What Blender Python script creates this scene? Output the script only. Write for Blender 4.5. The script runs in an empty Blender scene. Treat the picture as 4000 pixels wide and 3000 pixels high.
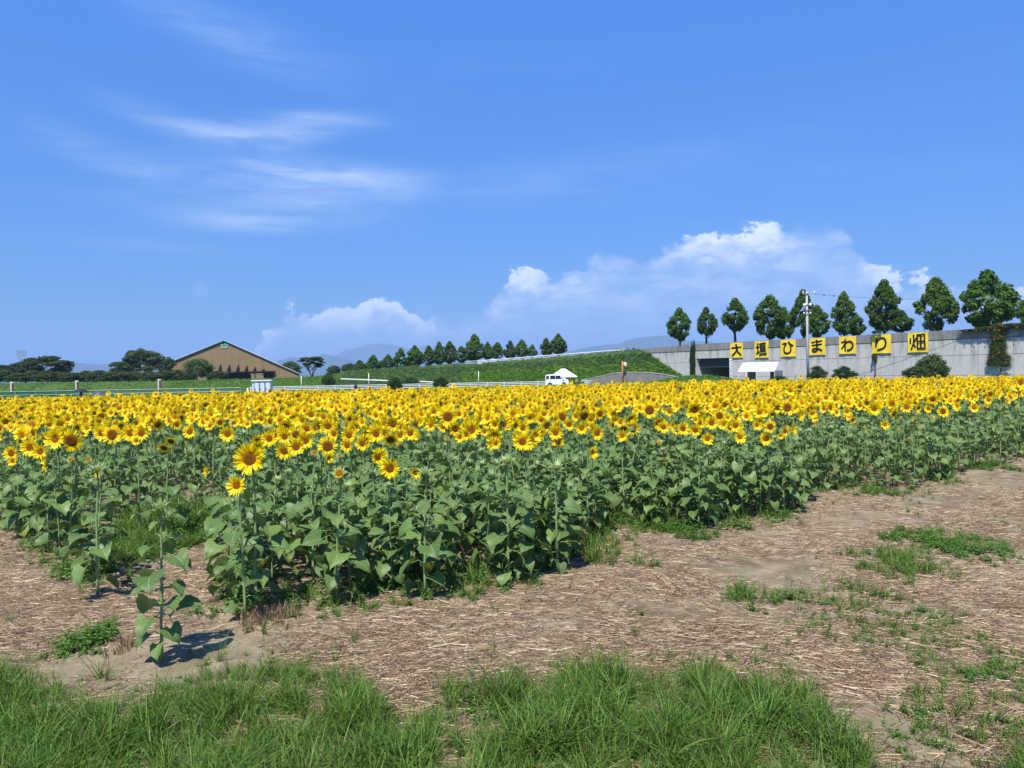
import bpy, math, random
import numpy as np
from mathutils import Vector, Matrix, Euler, noise

S = bpy.context.scene
C = S.collection
R = math.radians
pi = math.pi

# ------------------------------------------------------------------ camera
CAM = Vector((0, 0, 2.35))
F = 2889.0
PITCH = math.atan(50 / F)
ROLL = R(-1.1)
ROT = Matrix.Rotation(R(90) - PITCH, 3, 'X') @ Matrix.Rotation(ROLL, 3, 'Z')
cd = bpy.data.cameras.new('camera')
cam = bpy.data.objects.new('camera', cd)
C.objects.link(cam)
cam.matrix_world = Matrix.Translation(CAM) @ ROT.to_4x4()
cd.sensor_width = 36
cd.lens = 36 * F / 4000
cd.clip_start = 0.1
cd.clip_end = 60000
S.camera = cam

# ------------------------------------------------------------------ light
SUN_EL, SUN_AZ = 60.0, 17.0          # sun stands behind the camera, a little to its left
sd = bpy.data.lights.new('sun', 'SUN')
sd.energy = 5.0
sd.angle = R(0.53)
sd.color = (1.0, 0.955, 0.88)
sun = bpy.data.objects.new('sun', sd)
C.objects.link(sun)
ldir = Vector((math.sin(R(SUN_AZ)) * math.cos(R(SUN_EL)), math.cos(R(SUN_AZ)) * math.cos(R(SUN_EL)), -math.sin(R(SUN_EL))))
sun.rotation_euler = ldir.to_track_quat('-Z', 'Y').to_euler()
S.view_settings.view_transform = 'Standard'
S.view_settings.look = 'None'
S.view_settings.gamma = 1
S.view_settings.use_curve_mapping = False
S.view_settings.exposure = 0.68
S.cycles.max_bounces = 6
S.cycles.transparent_max_bounces = 8
S.cycles.use_denoising = True


class NT:
    """small node-tree writer"""
    def __init__(s, nt):
        s.nt = nt
        nt.nodes.clear()

    def n(s, t, **kw):
        nd = s.nt.nodes.new(t)
        for k, v in kw.items():
            setattr(nd, k, v)
        return nd

    def put(s, sock, v):
        if v is None:
            return
        if isinstance(v, bpy.types.NodeSocket):
            s.nt.links.new(v, sock)
        elif isinstance(v, bpy.types.Node):
            s.nt.links.new(v.outputs[0], sock)
        else:
            if isinstance(v, (tuple, list)) and len(v) == 3 and sock.type == 'RGBA':
                v = (*v, 1)
            sock.default_value = v

    def m(s, op, a, b=None, c=None, clamp=False):
        nd = s.n('ShaderNodeMath', operation=op, use_clamp=clamp)
        s.put(nd.inputs[0], a)
        if b is not None:
            s.put(nd.inputs[1], b)
        if c is not None:
            s.put(nd.inputs[2], c)
        return nd.outputs[0]

    def mix(s, f, a, b, mode='MIX'):
        nd = s.n('ShaderNodeMix', data_type='RGBA', blend_type=mode)
        s.put(nd.inputs[0], f)
        s.put(nd.inputs[6], a)
        s.put(nd.inputs[7], b)
        return nd.outputs[2]

    def noise(s, vec, scale, detail=4, rough=0.55, dist=0.0):
        nd = s.n('ShaderNodeTexNoise')
        s.put(nd.inputs['Vector'], vec)
        nd.inputs['Scale'].default_value = scale
        nd.inputs['Detail'].default_value = detail
        nd.inputs['Roughness'].default_value = rough
        nd.inputs['Distortion'].default_value = dist
        return nd.outputs['Fac']

    def ramp(s, f, pts, interp='LINEAR'):
        nd = s.n('ShaderNodeValToRGB')
        nd.color_ramp.interpolation = interp
        el = nd.color_ramp.elements
        while len(el) < len(pts):
            el.new(0.5)
        for e, (p, c) in zip(el, pts):
            e.position = p
            e.color = (*c, 1) if len(c) == 3 else c
        s.put(nd.inputs[0], f)
        return nd.outputs[0]

    def sstep(s, v, lo, hi):
        nd = s.n('ShaderNodeMapRange', interpolation_type='SMOOTHSTEP')
        s.put(nd.inputs[0], v)
        s.put(nd.inputs[1], lo)
        s.put(nd.inputs[2], hi)
        return nd.outputs[0]

    def scalevec(s, vec, sc, rot=(0, 0, 0)):
        nd = s.n('ShaderNodeMapping')
        s.put(nd.inputs['Vector'], vec)
        nd.inputs['Scale'].default_value = sc
        nd.inputs['Rotation'].default_value = rot
        return nd.outputs[0]


def az_el(px, py):
    v = ROT @ Vector(((px - 2000) / F, (1500 - py) / F, -1))
    v.normalize()
    return math.atan2(v.x, v.y), math.asin(v.z)


# ------------------------------------------------------------------ sky with clouds
w = bpy.data.worlds.new('World')
S.world = w
w.use_nodes = True
N = NT(w.node_tree)
sky = N.n('ShaderNodeTexSky', sky_type='NISHITA')
sky.sun_disc = False
sky.sun_elevation = R(SUN_EL)
sky.sun_rotation = R(180 + SUN_AZ)
sky.air_density = 1.15
sky.dust_density = 0.35
sky.ozone_density = 4.5
tc = N.n('ShaderNodeTexCoord').outputs['Generated']
sx = N.n('ShaderNodeSeparateXYZ')
N.put(sx.inputs[0], tc)
az = N.m('ARCTAN2', sx.outputs[0], sx.outputs[1])
el = N.m('ARCSINE', sx.outputs[2])
cmb = N.n('ShaderNodeCombineXYZ')
N.put(cmb.inputs[0], az)
N.put(cmb.inputs[1], N.m('MULTIPLY', el, 1.5))
tint = N.ramp(el, [(0, (.215, .275, .44)), (.09, (.225, .29, .45)), (.35, (.275, .425, .67)), (.49, (.365, .545, .88)), (1, (.33, .50, .84))])
skyc = N.mix(1.0, sky.outputs[0], tint, 'MULTIPLY')
skyc = N.mix(1.0, skyc, (1.36, 2.06, 2.30), 'MULTIPLY')
# cumulus bank: upper edge of the bank over azimuth
curve = N.n('ShaderNodeFloatCurve')
prof = [(-180, .05), (-120, .11), (-80, .06), (-40, .03)]
cm = curve.mapping
raw = [(-3.14, .06), (-2.2, .12), (-1.3, .08), (-.8, .0), (-.5, -.03)]
for px, py in [(700, 1520), (880, 1470), (990, 1360), (1080, 1250), (1150, 1195), (1230, 1205), (1310, 1172), (1390, 1200), (1440, 1190), (1520, 1162), (1570, 1185), (1620, 1225), (1800, 1215), (1880, 1200), (1960, 1110),
               (2060, 1040), (2190, 1060), (2290, 1055), (2420, 965), (2520, 1000), (2620, 920), (2780, 900), (2900, 865), (2980, 885),
               (3130, 850), (3260, 850), (3330, 970), (3420, 1010), (3500, 1080), (3700, 1090), (3950, 1130)]:
    raw.append(az_el(px, py))
raw += [(.75, .10), (1.2, .16), (2.0, .07), (2.6, .12), (3.14, .06)]
cv = cm.curves[0]
pts = [((a + pi) / (2 * pi), max(0, min(1, (e + .1) * 2.5))) for a, e in raw]
cv.points[0].location = pts[0]
cv.points[1].location = pts[-1]
for p in pts[1:-1]:
    cv.points.new(*p)
for p in cv.points:
    p.handle_type = 'AUTO_CLAMPED'
cm.update()
N.put(curve.inputs['Value'], N.m('MULTIPLY_ADD', az, 1 / (2 * pi), 0.5))
top = N.m('SUBTRACT', N.m('DIVIDE', curve.outputs[0], 2.5), .1)
n1 = N.noise(cmb.outputs[0], 14, 7, 0.58, 0.15)
n2 = N.noise(cmb.outputs[0], 46, 6, 0.6, 0.1)
n3 = N.noise(cmb.outputs[0], 7, 4, 0.55, 0.3)
edge = N.m('ADD', N.m('SUBTRACT', top, el), N.m('MULTIPLY_ADD', n1, .085, -.043))
edge = N.m('ADD', edge, N.m('MULTIPLY_ADD', n2, .045, -.0225))
body = N.sstep(edge, -0.004, 0.022)
hard = N.sstep(edge, 0.0, 0.008)
rim = N.m('MULTIPLY', hard, N.m('SUBTRACT', 1, N.sstep(edge, 0.012, 0.055)))
soft = N.m('MULTIPLY', body, N.sstep(N.m('ADD', n3, N.m('MULTIPLY', n1, .6)), 0.50, 0.98))
low = N.sstep(el, -.005, .10)
alpha = N.m('MULTIPLY', N.m('ADD', N.m('MULTIPLY', soft, .52), N.m('MULTIPLY', body, .42)), N.m('MULTIPLY_ADD', low, .45, .55))
rimsel = N.sstep(N.m('ADD', n3, N.m('MULTIPLY', n1, .5)), .62, .84)
n5 = N.noise(N.scalevec(cmb.outputs[0], (1, 1.8, 1)), 19, 6, .62, .25)
alpha = N.m('MULTIPLY', alpha, N.m('MULTIPLY_ADD', N.sstep(n5, .34, .64), .62, .40))
alpha = N.m('MAXIMUM', alpha, N.m('MULTIPLY', N.m('MULTIPLY', rim, rimsel), .85))
# high thin cirrus, as long curved wisps: centre px, length, width, angle, bend, strength
wsum = None
for (px, py, L, W, a, bend, st) in [(950, 530, 330, 42, 0.03, .9, .8), (1200, 470, 230, 30, 0.10, -.35, .65), (1250, 670, 380, 42, -.03, -.2, .75),
                                    (980, 870, 250, 38, 0.02, .0, .8), (1350, 740, 300, 50, .06, -.3, .5), (480, 640, 260, 60, -.25, .3, .33),
                                    (1150, 770, 330, 60, -.12, -.2, .45), (620, 800, 260, 35, .0, .1, .25), (880, 130, 420, 80, -.25, .2, .3),
                                    (2400, 640, 650, 60, .08, .1, .16), (2000, 740, 700, 70, .0, .1, .16), (780, 1130, 28, 22, 0, 0, .5),
                                    (600, 960, 300, 26, 0, 0, .25)]:
    a0, e0 = az_el(px, py)
    L /= F
    W /= F
    dx = N.m('SUBTRACT', az, a0)
    dy = N.m('SUBTRACT', el, e0)
    ca, sa = math.cos(a + ROLL), math.sin(a + ROLL)
    xx = N.m('ADD', N.m('MULTIPLY', dx, ca / L), N.m('MULTIPLY', dy, sa / L))
    yy = N.m('SUBTRACT', N.m('MULTIPLY', dy, ca / W), N.m('MULTIPLY', dx, sa / W))
    yy = N.m('SUBTRACT', yy, N.m('MULTIPLY', N.m('MULTIPLY', xx, xx), bend))
    g = N.m('EXPONENT', N.m('MULTIPLY', N.m('ADD', N.m('MULTIPLY', xx, xx), N.m('MULTIPLY', yy, yy)), -1.0))
    g = N.m('MULTIPLY', g, st)
    wsum = g if wsum is None else N.m('ADD', wsum, g)
cst = N.scalevec(cmb.outputs[0], (1, 4.5, 1), (0, 0, R(-8)))
cn = N.noise(cst, 9, 6, 0.6, 0.6)
cn2 = N.noise(cst, 2.2, 3, 0.5, 0.4)
cirrus = N.m('MULTIPLY', wsum, N.m('MULTIPLY_ADD', N.sstep(cn, .25, .8), .9, .25))
veil = N.m('MULTIPLY', N.sstep(cn2, .5, .8), N.m('MULTIPLY', N.sstep(cn, .3, .8), N.m('MULTIPLY', N.sstep(el, .05, .3), .10)))
cirrus = N.m('ADD', N.m('MULTIPLY', cirrus, .78), veil, clamp=True)
col = N.mix(cirrus, skyc, (5.4, 6.9, 9.6))
ccol = N.mix(N.m('MULTIPLY', rim, rimsel), (5.7, 6.9, 9.2), (10.2, 10.8, 11.4))
col = N.mix(alpha, col, ccol)
bg = N.n('ShaderNodeBackground')
N.put(bg.inputs[0], col)
bg.inputs[1].default_value = 0.075
out = N.n('ShaderNodeOutputWorld')
N.put(out.inputs[0], bg)

# ------------------------------------------------------------------ placing helpers


def ray(px, py):
    return ROT @ Vector(((px - 2000) / F, (1500 - py) / F, -1))


def at(px, py, D):
    v = ray(px, py)
    return CAM + v * (D / v.y)


def gnd(px, py, z=0.0):
    v = ray(px, py)
    return CAM + v * ((z - CAM.z) / v.z)


def proj(p):
    v = ROT.transposed() @ (Vector(p) - CAM)
    return 2000 + F * v.x / -v.z, 1500 - F * v.y / -v.z


# ------------------------------------------------------------------ materials
MATS = {}


def new_mat(name):
    m = bpy.data.materials.new(name)
    m.use_nodes = True
    MATS[name] = m
    return m, NT(m.node_tree)


def out_s(N, sh):
    o = N.n('ShaderNodeOutputMaterial')
    N.put(o.inputs[0], sh)


def princ(N, col, rough=.6, spec=.5, normal=None, metal=0.0):
    p = N.n('ShaderNodeBsdfPrincipled')
    N.put(p.inputs['Base Color'], col)
    N.put(p.inputs['Roughness'], rough)
    p.inputs['Specular IOR Level'].default_value = spec
    p.inputs['Metallic'].default_value = metal
    N.put(p.inputs['Normal'], normal)
    return p.outputs[0]


def bump(N, h, dist, st=1.0):
    b = N.n('ShaderNodeBump')
    N.put(b.inputs['Height'], h)
    b.inputs['Distance'].default_value = dist
    b.inputs['Strength'].default_value = st
    return b.outputs[0]


def simple(name, col, rough=.6, spec=.5, var=.12, scale=4.0, metal=0.0, bd=0.0):
    m, N = new_mat(name)
    o = N.n('ShaderNodeTexCoord').outputs['Object']
    n = N.noise(o, scale, 5, .6)
    c2 = tuple(max(0, c * (1 - var * 2)) for c in col)
    c1 = tuple(min(1, c * (1 + var)) for c in col)
    cc = N.mix(n, c2, c1)
    nrm = bump(N, N.noise(o, scale * 6, 4, .6), bd) if bd else None
    out_s(N, princ(N, cc, rough, spec, nrm, metal))
    return m


def foliage(name, c1, c2, trans=.3, rough=.55, spec=.35, back=None, vein=False, tcol=None):
    """leaf material: each loose leaf and each plant gets its own tone; light passes through"""
    m, N = new_mat(name)
    geo = N.n('ShaderNodeNewGeometry')
    oi = N.n('ShaderNodeObjectInfo')
    r = N.m('FRACT', N.m('ADD', geo.outputs['Random Per Island'], N.m('MULTIPLY', oi.outputs['Random'], 3.7)))
    cc = N.mix(r, c1, c2)
    v = N.m('MULTIPLY_ADD', oi.outputs['Random'], .36, .82)
    hs = N.n('ShaderNodeHueSaturation')
    N.put(hs.inputs['Value'], v)
    N.put(hs.inputs['Color'], cc)
    cc = hs.outputs[0]
    nrm = None
    if vein:
        uv = N.n('ShaderNodeTexCoord').outputs['UV']
        sp = N.n('ShaderNodeSeparateXYZ')
        N.put(sp.inputs[0], uv)
        s_, t_ = sp.outputs[0], N.m('ABSOLUTE', sp.outputs[1])
        mid = N.m('SUBTRACT', 1, N.sstep(t_, .012, .045))
        ph = N.m('FRACT', N.m('MULTIPLY', N.m('SUBTRACT', s_, N.m('MULTIPLY', t_, .32)), 6.5))
        sv = N.m('SUBTRACT', 1, N.sstep(N.m('ABSOLUTE', N.m('SUBTRACT', ph, .5)), .03, .10))
        vv = N.m('MAXIMUM', mid, N.m('MULTIPLY', sv, .45))
        cc = N.mix(N.m('MULTIPLY', vv, .85), cc, (.27, .36, .15))
        blot = N.noise(N.scalevec(uv, (3, 3, 1)), 2.5, 4, .6)
        cc = N.mix(N.sstep(blot, .3, .8), cc, N.mix(.5, cc, c1))
        nrm = bump(N, N.m('ADD', N.m('MULTIPLY', vv, -.6), blot), .004, .6)
    if back:
        cc = N.mix(geo.outputs['Backfacing'], cc, back)
    p = princ(N, cc, rough, spec, nrm)
    t = N.n('ShaderNodeBsdfTranslucent')
    N.put(t.inputs[0], N.mix(.6, cc, tcol or (.16, .30, .02)))
    N.put(t.inputs['Normal'], nrm)
    mx = N.n('ShaderNodeMixShader')
    mx.inputs[0].default_value = trans
    N.put(mx.inputs[1], p)
    N.put(mx.inputs[2], t.outputs[0])
    out_s(N, mx.outputs[0])
    return m


M_LEAF = foliage('sunflower_leaf', (.074, .134, .029), (.130, .198, .045), .17, .42, .32, back=(.15, .23, .08), vein=True, tcol=(.17, .32, .03))
M_STEM = simple('sunflower_stem', (.22, .31, .11), .6, .4, .15, 12)
M_YLEAF = foliage('yellowing_leaf', (.18, .25, .04), (.33, .34, .05), .3, .5, .4, vein=True, tcol=(.5, .5, .05))
M_CALYX = foliage('calyx', (.24, .36, .12), (.42, .52, .24), .3, .55, .4, tcol=(.25, .4, .05))
M_CROWN = foliage('tree_leaves', (.032, .076, .010), (.108, .190, .021), .28, .6, .12, tcol=(.08, .17, .015))
M_CROWN2 = foliage('round_tree_leaves', (.050, .095, .020), (.085, .145, .030), .25, .55, .3, tcol=(.12, .22, .02))
M_PINE = foliage('broad_tree_leaves', (.038, .068, .018), (.085, .120, .024), .18, .6, .12, tcol=(.08, .13, .02))
M_DARKB = foliage('dark_bush_leaves', (.014, .036, .009), (.036, .070, .012), .2, .55, .12)
M_GRASS = foliage('grass_blades', (.030, .080, .010), (.145, .235, .036), .26, .5, .2, tcol=(.30, .42, .02))
M_WEED = foliage('weed_leaves', (.055, .130, .022), (.11, .22, .035), .3, .55, .2, tcol=(.20, .36, .02))
M_BANK = foliage('bank_leaves', (.11, .23, .024), (.20, .35, .042), .3, .6, .3, tcol=(.18, .34, .02))
M_BANKD = foliage('bank_long_grass', (.085, .150, .042), (.14, .22, .070), .3, .6, .3, tcol=(.12, .22, .03))
M_BARK = simple('bark', (.10, .075, .055), .9, .2, .2, 6, bd=.02)


def petal_mat():
    m, N = new_mat('sunflower_petal')
    geo = N.n('ShaderNodeNewGeometry')
    oi = N.n('ShaderNodeObjectInfo')
    uv = N.n('ShaderNodeTexCoord').outputs['UV']
    sp = N.n('ShaderNodeSeparateXYZ')
    N.put(sp.inputs[0], uv)
    base = N.ramp(sp.outputs[0], [(0, (.88, .36, .0)), (.26, (.96, .66, .0)), (1, (.98, .82, .012))])
    ln = N.noise(N.scalevec(uv, (1, 9, 1)), 2.2, 2, .5)
    cc = N.mix(N.m('MULTIPLY', ln, .3), base, (.90, .64, .0))
    hs = N.n('ShaderNodeHueSaturation')
    N.put(hs.inputs['Hue'], N.m('MULTIPLY_ADD', geo.outputs['Random Per Island'], .016, .494))
    N.put(hs.inputs['Value'], N.m('MULTIPLY_ADD', oi.outputs['Random'], .14, .92))
    N.put(hs.inputs['Color'], cc)
    p = princ(N, hs.outputs[0], .5, .25)
    t = N.n('ShaderNodeBsdfTranslucent')
    N.put(t.inputs[0], hs.outputs[0])
    mx = N.n('ShaderNodeMixShader')
    mx.inputs[0].default_value = .30
    N.put(mx.inputs[1], p)
    N.put(mx.inputs[2], t.outputs[0])
    out_s(N, mx.outputs[0])
    return m


def disc_mat(name, pts):
    m, N = new_mat(name)
    uv = N.n('ShaderNodeTexCoord').outputs['UV']
    sp = N.n('ShaderNodeSeparateXYZ')
    N.put(sp.inputs[0], uv)
    ob = N.n('ShaderNodeTexCoord').outputs['Object']
    nz = N.noise(ob, 55, 4, .6)
    f = N.m('ADD', sp.outputs[0], N.m('MULTIPLY_ADD', nz, .16, -.08))
    base = N.ramp(f, pts)
    vo = N.n('ShaderNodeTexVoronoi')
    vo.inputs['Scale'].default_value = 230
    N.put(vo.inputs['Vector'], ob)
    cc = N.mix(N.m('MULTIPLY', N.sstep(vo.outputs['Distance'], .1, .55), .75), base, (.12, .04, .0))
    nrm = bump(N, N.m('SUBTRACT', 1, vo.outputs['Distance']), .006)
    out_s(N, princ(N, cc, .8, .2, nrm))
    return m


M_PETAL = petal_mat()
M_DISC = [disc_mat('disc_open', [(0, (.66, .32, .02)), (.12, (.48, .16, .0)), (.3, (.40, .14, .0)), (.62, (.50, .19, .0)), (.85, (.62, .29, .01)), (1, (.48, .19, .0))]),
          disc_mat('disc_young', [(0, (.55, .40, .03)), (.35, (.66, .30, .01)), (.5, (.55, .14, .0)), (.62, (.68, .26, .0)), (1, (.78, .36, .0))]),
          disc_mat('disc_ripe', [(0, (.25, .10, .005)), (.4, (.27, .10, .0)), (.7, (.36, .14, .0)), (.9, (.50, .23, .0)), (1, (.40, .15, .0))]),
          disc_mat('disc_bud', [(0, (.30, .42, .05)), (.5, (.45, .50, .04)), (1, (.14, .24, .05))])]

# ------------------------------------------------------------------ mesh building


class MB:
    def __init__(s):
        s.v, s.f, s.u, s.mi, s.nv = [], [], [], [], 0

    def add(s, tm, M=None, mi=0):
        v, f, u = tm
        v = np.asarray(v, float).reshape(-1, 3)
        if M is not None:
            A = np.array(M)
            v = v @ A[:3, :3].T + A[:3, 3]
        s.v.append(v)
        s.u.append(np.zeros((len(v), 2)) if u is None else np.asarray(u, float))
        n = s.nv
        s.f += [tuple(i + n for i in q) for q in f]
        s.mi += [mi] * len(f)
        s.nv += len(v)
        return s

    def box(s, cx, cy, cz, sx_, sy_, sz_, mi=0, M=None):
        v = [(cx + a * sx_ / 2, cy + b * sy_ / 2, cz + c * sz_ / 2) for a in (-1, 1) for b in (-1, 1) for c in (-1, 1)]
        f = [(0, 1, 3, 2), (4, 6, 7, 5), (0, 4, 5, 1), (2, 3, 7, 6), (0, 2, 6, 4), (1, 5, 7, 3)]
        return s.add((v, f, None), M, mi)

    def tube(s, path, rad, n=6, mi=0, M=None, cap=True):
        return s.add(tube_t(path, rad, n, cap), M, mi)

    def mesh(s, name, mats, smooth=False):
        me = bpy.data.meshes.new(name)
        V = np.concatenate(s.v)
        U = np.concatenate(s.u)
        me.from_pydata(V.tolist(), [], s.f)
        for m in mats:
            me.materials.append(m)
        me.polygons.foreach_set('material_index', np.array(s.mi, dtype=np.int32))
        if smooth:
            me.polygons.foreach_set('use_smooth', np.ones(len(s.f), dtype=bool))
        li = np.empty(len(me.loops), dtype=np.int32)
        me.loops.foreach_get('vertex_index', li)
        uvl = me.uv_layers.new(name='UVMap')
        uvl.data.foreach_set('uv', U[li].astype(np.float32).ravel())
        me.update()
        return me

    def obj(s, name, mats, parent=None, smooth=False, loc=None):
        return link(name, s.mesh(name, mats if isinstance(mats, (list, tuple)) else [mats], smooth), parent, loc)


def tube_t(path, rad, n=6, cap=True):
    P = [Vector(p) for p in path]
    if not isinstance(rad, (list, tuple)):
        rad = [rad] * len(P)
    v, f = [], []
    up = None
    for i, p in enumerate(P):
        d = (P[min(i + 1, len(P) - 1)] - P[max(i - 1, 0)]).normalized()
        if up is None:
            up = Vector((0, 0, 1)) if abs(d.z) < .9 else Vector((1, 0, 0))
        a = d.cross(up).normalized()
        b = a.cross(d).normalized()
        up = b
        for k in range(n):
            t = 2 * pi * k / n
            v.append(p + (a * math.cos(t) + b * math.sin(t)) * rad[i])
    for i in range(len(P) - 1):
        for k in range(n):
            k2 = (k + 1) % n
            f.append((i * n + k, i * n + k2, (i + 1) * n + k2, (i + 1) * n + k))
    if cap:
        f.append(tuple(range(n - 1, -1, -1)))
        f.append(tuple((len(P) - 1) * n + k for k in range(n)))
    return [tuple(x) for x in v], f, None


def ball_t(rx, ry, rz, n=10, m=6, c=(0, 0, 0)):
    v, f = [], []
    for j in range(m + 1):
        th = pi * j / m
        for i in range(n):
            ph = 2 * pi * i / n
            v.append((c[0] + rx * math.sin(th) * math.cos(ph), c[1] + ry * math.sin(th) * math.sin(ph), c[2] + rz * math.cos(th)))
    for j in range(m):
        for i in range(n):
            i2 = (i + 1) % n
            f.append((j * n + i, (j + 1) * n + i, (j + 1) * n + i2, j * n + i2))
    return v, f, None


def link(name, data, parent=None, loc=None):
    o = bpy.data.objects.new(name, data)
    C.objects.link(o)
    if parent:
        o.parent = parent
    if loc is not None:
        o.location = loc
    return o


def thing(name, label, cat, loc=(0, 0, 0), rz=0, group=None):
    o = link(name, None, None, loc)
    o.rotation_euler = (0, 0, rz)
    o.empty_display_size = .2
    return tag(o, label, cat, group)


def tag(o, label=None, cat=None, group=None, kind=None):
    if label:
        o['label'] = label
    if cat:
        o['category'] = cat
    if group:
        o['group'] = group
    if kind:
        o['kind'] = kind
    return o


KIDS = {}


def copy_tree(o, parent=None):
    c = o.copy()
    C.objects.link(c)
    c.parent = parent
    for k in [x for x in KIDS.get(o.name, ())]:
        copy_tree(k, c)
    return c


def remember(root):
    """store the children lists once, so copying does not scan the scene"""
    def rec(o):
        KIDS[o.name] = list(o.children)
        for k in KIDS[o.name]:
            rec(k)
    rec(root)


def scatter(name, protos, pts, rots, scls, idx, label=None, kind='stuff', cat=None):
    """one object whose geometry nodes set the given meshes on its points"""
    me = bpy.data.meshes.new(name)
    pts = np.asarray(pts, dtype=np.float32)
    me.vertices.add(len(pts))
    me.vertices.foreach_set('co', pts.ravel())
    for nm, typ, key, arr in (('rot', 'FLOAT_VECTOR', 'vector', rots), ('scl', 'FLOAT_VECTOR', 'vector', scls), ('idx', 'INT', 'value', idx)):
        a = me.attributes.new(nm, typ, 'POINT')
        a.data.foreach_set(key, np.asarray(arr, dtype=np.int32 if typ == 'INT' else np.float32).ravel())
    o = link(name, me)
    ng = bpy.data.node_groups.new(name + '_spread', 'GeometryNodeTree')
    ng.interface.new_socket('Geometry', in_out='INPUT', socket_type='NodeSocketGeometry')
    ng.interface.new_socket('Geometry', in_out='OUTPUT', socket_type='NodeSocketGeometry')
    nd, lk = ng.nodes, ng.links
    gi, go = nd.new('NodeGroupInput'), nd.new('NodeGroupOutput')
    iop = nd.new('GeometryNodeInstanceOnPoints')
    jn = nd.new('GeometryNodeJoinGeometry')
    for p in protos:
        po = bpy.data.objects.new(p.name, p)
        oi = nd.new('GeometryNodeObjectInfo')
        oi.inputs['Object'].default_value = po
        oi.inputs['As Instance'].default_value = False
        g2 = nd.new('GeometryNodeGeometryToInstance')
        lk.new(oi.outputs['Geometry'], g2.inputs[0])
        lk.new(g2.outputs[0], jn.inputs[0])

    def attr(nm, typ):
        a = nd.new('GeometryNodeInputNamedAttribute')
        a.data_type = typ
        a.inputs['Name'].default_value = nm
        return a.outputs['Attribute']
    e2r = nd.new('FunctionNodeEulerToRotation')
    lk.new(attr('rot', 'FLOAT_VECTOR'), e2r.inputs[0])
    lk.new(gi.outputs[0], iop.inputs['Points'])
    lk.new(jn.outputs[0], iop.inputs['Instance'])
    iop.inputs['Pick Instance'].default_value = True
    lk.new(attr('idx', 'INT'), iop.inputs['Instance Index'])
    lk.new(e2r.outputs[0], iop.inputs['Rotation'])
    lk.new(attr('scl', 'FLOAT_VECTOR'), iop.inputs['Scale'])
    lk.new(iop.outputs[0], go.inputs[0])
    o.modifiers.new('spread', 'NODES').node_group = ng
    return tag(o, label, cat, None, kind)

# ------------------------------------------------------------------ far surroundings
rng = random.Random(7)


def gh(x, y):
    """height of the bare ground near the camera"""
    if y > 40 or abs(x) > 40 or y < -6:
        return 0.0
    f = min(1, (40 - y) / 10, (40 - abs(x)) / 10)
    a = noise.noise((x * .45, y * .45, 0)) * .035 + noise.noise((x * 1.7, y * 1.7, 3)) * .020
    b = abs(noise.noise((x * 5, y * 5, 5))) * .028 + noise.noise((x * 13, y * 13, 8)) * .005
    return (a + b) * f


def mat_ground():
    m, N = new_mat('soil_and_meadow')
    pos = N.n('ShaderNodeNewGeometry').outputs['Position']
    sp = N.n('ShaderNodeSeparateXYZ')
    N.put(sp.inputs[0], pos)
    a = N.noise(pos, .55, 5, .6)
    b = N.noise(pos, 3.5, 5, .65)
    c = N.noise(pos, 28, 4, .7)
    soil = N.mix(N.sstep(a, .35, .65), (.125, .096, .052), (.225, .183, .113))
    soil = N.mix(N.sstep(b, .4, .7), soil, (.310, .250, .160))
    soil = N.mix(N.m('MULTIPLY', N.sstep(c, .45, .75), .55), soil, (.065, .042, .025))
    # fine chaff pressed into the soil, in two directions
    for rz_, sc in ((.3, 34), (2.0, 30), (1.2, 26)):
        st = N.noise(N.scalevec(pos, (1, 9, 1), (0, 0, rz_)), sc * .4, 3, .6, .2)
        soil = N.mix(N.m('MULTIPLY', N.sstep(st, .60, .68), .45), soil, (.27, .195, .12))
    g1 = N.noise(pos, .06, 5, .6)
    grass = N.mix(N.sstep(g1, .3, .7), (.035, .075, .014), (.075, .120, .026))
    grass = N.mix(N.noise(pos, 2.5, 4, .7), grass, (.05, .10, .02))
    f = N.sstep(N.m('ADD', sp.outputs[1], N.m('MULTIPLY', b, 1.5)), 46.5, 48)
    h = N.m('ADD', N.m('MULTIPLY', b, 1.0), N.m('MULTIPLY', c, .5))
    out_s(N, princ(N, N.mix(f, soil, grass), .95, .12, bump(N, h, .03)))
    return m


M_GROUND = mat_ground()


def graded(lo, hi, step, far, g=1.35):
    v = list(np.arange(lo, hi + 1e-6, step))
    s = step
    while v[-1] < far:
        s *= g
        v.append(min(far, v[-1] + s))
    s = step
    a = [v[0]]
    while a[-1] > -far:
        s *= g
        a.append(max(-far, a[-1] - s))
    return a[:0:-1] + v


GX, GY = graded(-13, 14, .13, 13000), graded(3.6, 20, .12, 13000)
nx, ny = len(GX), len(GY)
mb = MB()
mb.add(([(x, y, gh(x, y)) for y in GY for x in GX],
        [(j * nx + i, j * nx + i + 1, (j + 1) * nx + i + 1, (j + 1) * nx + i) for j in range(ny - 1) for i in range(nx - 1)], None))
tag(mb.obj('ground', M_GROUND, smooth=True), kind='structure')


def mat_mount():
    m, N = new_mat('forested_mountain')
    pos = N.n('ShaderNodeNewGeometry').outputs['Position']
    a = N.noise(pos, .004, 6, .65)
    cc = N.mix(a, (.025, .045, .020), (.060, .085, .035))
    out_s(N, princ(N, cc, .95, .1))
    return m


M_MOUNT = mat_mount()


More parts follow.
